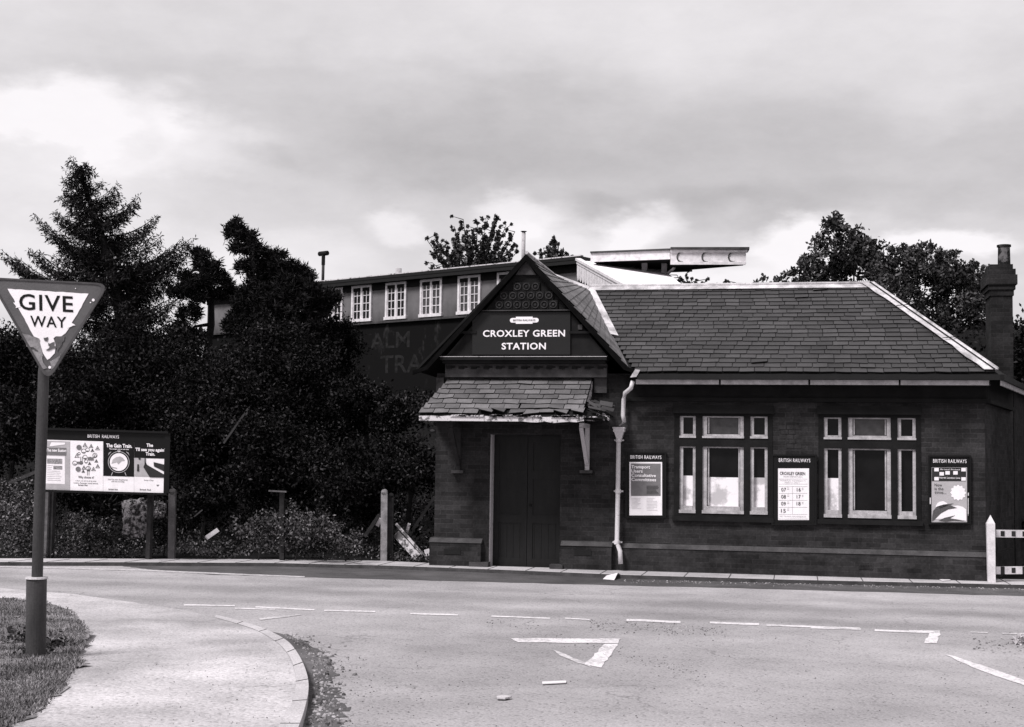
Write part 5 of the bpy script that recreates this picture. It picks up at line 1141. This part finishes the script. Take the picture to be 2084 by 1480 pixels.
def rock(label, outline, dep, th, m, name='rock'):
    P = [D(x, y, dep) for x, y in outline]; c = sum(P, Vector()) / len(P); bm = bmesh.new()
    f = [bm.verts.new(p) for p in P]; k = [bm.verts.new(c + (p - c) * .8 + FW * th) for p in P]; q = [bm.verts.new(c + (p - c) * .75 - FW * th * .35) for p in P]; cc = bm.verts.new(c - FW * th * .45); ck_ = bm.verts.new(c + FW * th)
    n = len(P)
    for i in range(n): j = (i + 1) % n; bm.faces.new((f[i], f[j], k[j], k[i])); bm.faces.new((f[j], f[i], q[i], q[j])); bm.faces.new((q[j], q[i], cc)); bm.faces.new((k[i], k[j], ck_))
    bmesh.ops.recalc_face_normals(bm, faces=bm.faces); bmesh.ops.subdivide_edges(bm, edges=bm.edges, cuts=5, use_grid_fill=True)
    for v in bm.verts: v.co += Vector((random.gauss(0, .018), random.gauss(0, .02), random.gauss(0, .018)))
    me = bpy.data.meshes.new(name); bm.to_mesh(me); bm.free(); me.materials.append(M[m]); o = bpy.data.objects.new(name, me); COL.objects.link(o); return tag(o, label, 'rock')
rock('tall pale broken concrete block half covered in ivy under the hoarding', [(250, 1022), (262, 1016), (290, 1016), (304, 1022), (303, 1060), (296, 1082), (284, 1094), (262, 1096), (250, 1090)], 24.1, .3, 'stump', 'concrete_block')
rock('smaller pale broken block right of the tall one', [(312, 1024), (328, 1022), (337, 1034), (330, 1050), (318, 1056), (309, 1048)], 24.25, .2, 'stump', 'concrete_block')
rock('pale kerb stone at the right edge of the road', [(2069, 1301), (2076, 1297), (2092, 1296), (2094, 1311), (2076, 1312), (2069, 1308)], G(2078, 1312, 0).y * 0 + (G(2078, 1312, 0) - CAM).dot(FW), .08, 'kerbtop', 'loose_stone')
# paper and scraps on the road
def sheet_thing(name, label, cat, P, m='litter', th=.006, group=None):
    return tag(MB().prism(P, (0, 0, th)).build(name, M[m]), label, cat, group)
c0, c1, c2, c3 = G(1227, 1179, .006), G(1250, 1181, .006), G(1263, 1175.5, .006), G(1240, 1174, .006); r0_, r1_ = (c0.lerp(c3, .5)) + Vector((0, .05, .03)), (c1.lerp(c2, .5)) + Vector((0, .05, .085))
cm = MB(); cm.prism([c0, c1, r1_, r0_], (0, 0, .005)); cm.prism([r0_, r1_, c2 + Vector((.06, .1, 0)), c3 + Vector((.03, .1, 0))], (0, 0, .005)); tag(cm.build('folded_card', M['litter']), 'folded pale sheet of card lying in the channel in front of the downpipe', 'litter')
sheet_thing('paper_scrap', 'white scrap flat on the pavement in front of the right-hand notice board', 'litter', [G(*p, ZP + .005) for p in ((1912, 1180), (1930, 1178.5), (1935, 1181.5), (1918, 1183))])
sheet_thing('paper_scrap', 'long thin white strip on the road below the painted triangle', 'litter', [G(*p, .008) for p in ((1103, 1388.5), (1152, 1386.5), (1152, 1390.5), (1104, 1393))])
sheet_thing('paper_scrap', 'small grey flake nearest the camera on the road', 'litter', [G(*p, .012) for p in ((1010, 1420), (1026, 1417.5), (1042, 1420), (1028, 1423.5), (1012, 1423))], 'kerbtop', .012)
# ================================================================== WHITE FENCE AT THE RIGHT
fe = empty('white_fence', K(2017, 1172, -.15), 'old white fence with pointed post and two flaking rails at the right edge', 'fence')
b_, t_ = K(2017.5, 1171, -.2), K(2015.5, 1048, -.2); b_.z = ZP
mb = MB(); w = .055
mb.add([b_ + Vector((-w, -w, 0)), b_ + Vector((w, -w, 0)), b_ + Vector((w, w, 0)), b_ + Vector((-w, w, 0)), Vector((t_.x - w * 1.1, t_.y - w, t_.z - .13)), Vector((t_.x + w * 1.1, t_.y - w, t_.z - .13)), Vector((t_.x + w * 1.1, t_.y + w, t_.z - .13)), Vector((t_.x - w * 1.1, t_.y + w, t_.z - .13)), t_],
       [(0, 1, 5, 4), (1, 2, 6, 5), (2, 3, 7, 6), (3, 0, 4, 7), (4, 5, 8), (5, 6, 8), (6, 7, 8), (7, 4, 8)]); mb.build('post', M['white'], fe)
for (y0_, y1_) in ((1086, 1088), (1161, 1160)):
    a, b = K(2026, y0_, -.1), K(2190, y1_, .6); MB().beam(a, b, .04, .115).build('rail', M['white'], fe)
    for i in range(8):
        p = a.lerp(b, (i + .45) / 7.5); q = p + Vector((.062, .03, 0)); mb = MB(); mb.beam(p + Vector((-.008, -.024, 0)), q + Vector((0, -.024, 0)), .004, .116 if random.random() < .6 else .08); mb.build('pale_scar', M['wood'], fe)
# ================================================================== GIVE WAY SIGN
GD = 11.8
gs = empty('give_way_sign', D(74, 1326, GD), 'flaking triangular GIVE WAY sign on a dark post in the near verge', 'road sign')
def gp(x, y, o=0.): return D(x, y, GD - o)
def rounded(V, r, n=5):
    out = []
    for i in range(3):
        p, a, b = V[i], V[i - 1], V[(i + 1) % 3]; u = (a - p).normalized(); v = (b - p).normalized(); s, e = p + u * r, p + v * r
        for k in range(n + 1): t = k / n; out.append(s * (1 - t) ** 2 + p * 2 * t * (1 - t) + e * t * t)
    return out
def v2(x, y): return Vector((x, y, 0))
O = rounded([v2(-26, 564), v2(222, 577), v2(97, 777)], 26)
plate = MB().prism([gp(p.x, p.y) for p in O], FW * .02).build('plate', M['signgrey'], gs)
# raised rim
mb = MB(); I = rounded([v2(-19, 568), v2(215, 580), v2(97, 768)], 24)
for i in range(len(O)): j = (i + 1) % len(O); mb.prism([gp(O[i].x, O[i].y, .008), gp(O[j].x, O[j].y, .008), gp(I[j].x, I[j].y, .008), gp(I[i].x, I[i].y, .008)], FW * .02)
mb.build('rim', mat('sign_rim', .07, .2, 8), plate)
zz = lambda x, y: (x / 2.96, 300 + y / 2.96)
def jag(P, amp=3, step=10):
    out = []
    for i in range(len(P)):
        a, b = v2(*P[i]), v2(*P[(i + 1) % len(P)]); n = max(1, int((b - a).length / step))
        for k in range(n): q = a.lerp(b, k / n); out.append((q.x + (random.gauss(0, amp) if k else 0), q.y + (random.gauss(0, amp) if k else 0)))
    return out
W_ = [(46, 852), (534, 882), (455, 1022), (440, 1045), (415, 1092), (395, 1120), (368, 1140), (340, 1138), (322, 1150), (335, 1185), (330, 1240), (300, 1272), (285, 1280), (262, 1245), (245, 1200), (232, 1150), (205, 1140), (170, 1075), (120, 985)]
MB().prism([gp(*zz(*p), .002) for p in jag(W_, 1.2, 22)], -FW * .002).build('white_field', M['letter'], plate)
def gpoly(mb, P, lay, j=2.5): return mb.prism([gp(*zz(*p), .002 + lay * .003) for p in jag(P, j, 12)], -FW * .0015)
m_ = MB(); gpoly(m_, [(130, 1118), (205, 1142), (236, 1152), (262, 1262), (215, 1215), (160, 1200), (145, 1160)], 1); gpoly(m_, [(180, 1215), (240, 1235), (262, 1300), (285, 1330), (250, 1335), (215, 1280)], 1); gpoly(m_, [(300, 1290), (350, 1262), (370, 1240), (345, 1310), (310, 1340)], 1); m_.build('flaked_patch', M['signpeel'], plate)
m_ = MB(); gpoly(m_, [(262, 1148), (290, 1142), (285, 1170), (268, 1165)], 2); gpoly(m_, [(290, 1178), (330, 1172), (325, 1195), (345, 1205), (290, 1225), (275, 1222), (300, 1200)], 2); gpoly(m_, [(330, 1140), (392, 1138), (372, 1190), (345, 1230), (352, 1180)], 1); m_.build('dirt_patch', mat('sign_dirt', .10, .2, 20), plate)
m_ = MB(); gpoly(m_, [(80, 935), (108, 938), (125, 965), (95, 968)], 1); gpoly(m_, [(418, 1066), (432, 1058), (455, 1072), (430, 1080), (405, 1090)], 1)
for (x, y, r) in ((562, 920, 9), (300, 1325, 9), (318, 1290, 5), (455, 850, 3), (545, 935, 4)): gpoly(m_, [(x + r * math.cos(a), y + r * math.sin(a)) for a in [k * .785 for k in range(8)]], 1, 1)
m_.build('bare_patch', M['letter'], plate)
tx = MB(); rt_ = (gp(200, 609) - gp(0, 598)).normalized(); up2 = (gp(95, 600) - gp(97, 700)).normalized()
for s_, (x0, y0), (x1, y1), hp2 in (('GIVE', (115, 928), (440, 945), 96), ('WAY', (182, 1046), (400, 1054), 66)):
    a, b = gp(*zz(x0, y0), .006), gp(*zz(x1, y1), .006); text(tx, s_, (a + b) / 2, (b - a).length, hp2 / 2.96 / upm(GD), rt=(b - a).normalized(), up=up2, bold=.012, out=.001, space=1.1)
tx.build('lettering', M['board'], plate)
pt0, pt1, pt2 = gp(96, 700, -.075), gp(89, 757, -.075), gp(75.5, 1178, -.075)
MB().tube([gp(104, 600, -.075), pt0, pt1, pt2], .046, 20).build('post', M['pole'], gs, smooth=False)
mb = MB(); s0_, s1_ = gp(74.5, 1178, -.075), gp(73, 1340, -.075); mb.tube([s1_ - Vector((0, 0, .1)), s0_], .083, 24); s_ob = mb.build('socket', M['socket'], gs)
MB().tube([s0_ - Vector((0, 0, .0)), s0_ + Vector((0, 0, .016))], [.094, .088], 24).build('socket_cap', M['kerbtop'], s_ob)
mb = MB()
for y in (610, 690): mb.beam(gp(60, y, -.035), gp(145, y + 4, -.035), .05, .03)
mb.build('bracket', M['pole'], gs)
# docks and tufts round its foot
for (px, py, w, h, lab) in ((40, 1308, 70, 40, 'clump of dock leaves left of the sign foot'), (108, 1318, 55, 26, 'low weed tuft right of the sign foot'), (66, 1331, 40, 16, 'weed tuft in front of the sign foot')):
    c = G(px, py, ZF); e = []
    n = 170; C = np.array(c)[None] + RNG.normal(size=(n, 3)) * np.array([w / 260 * .33, .10, .0])[None]; C[:, 2] += np.abs(RNG.normal(size=n)) * h / 260 * .5
    tag(quads('weed', leaf_quads(C, .05, .5, .3), M['weed']), lab, 'weed', 'weeds round the sign foot')
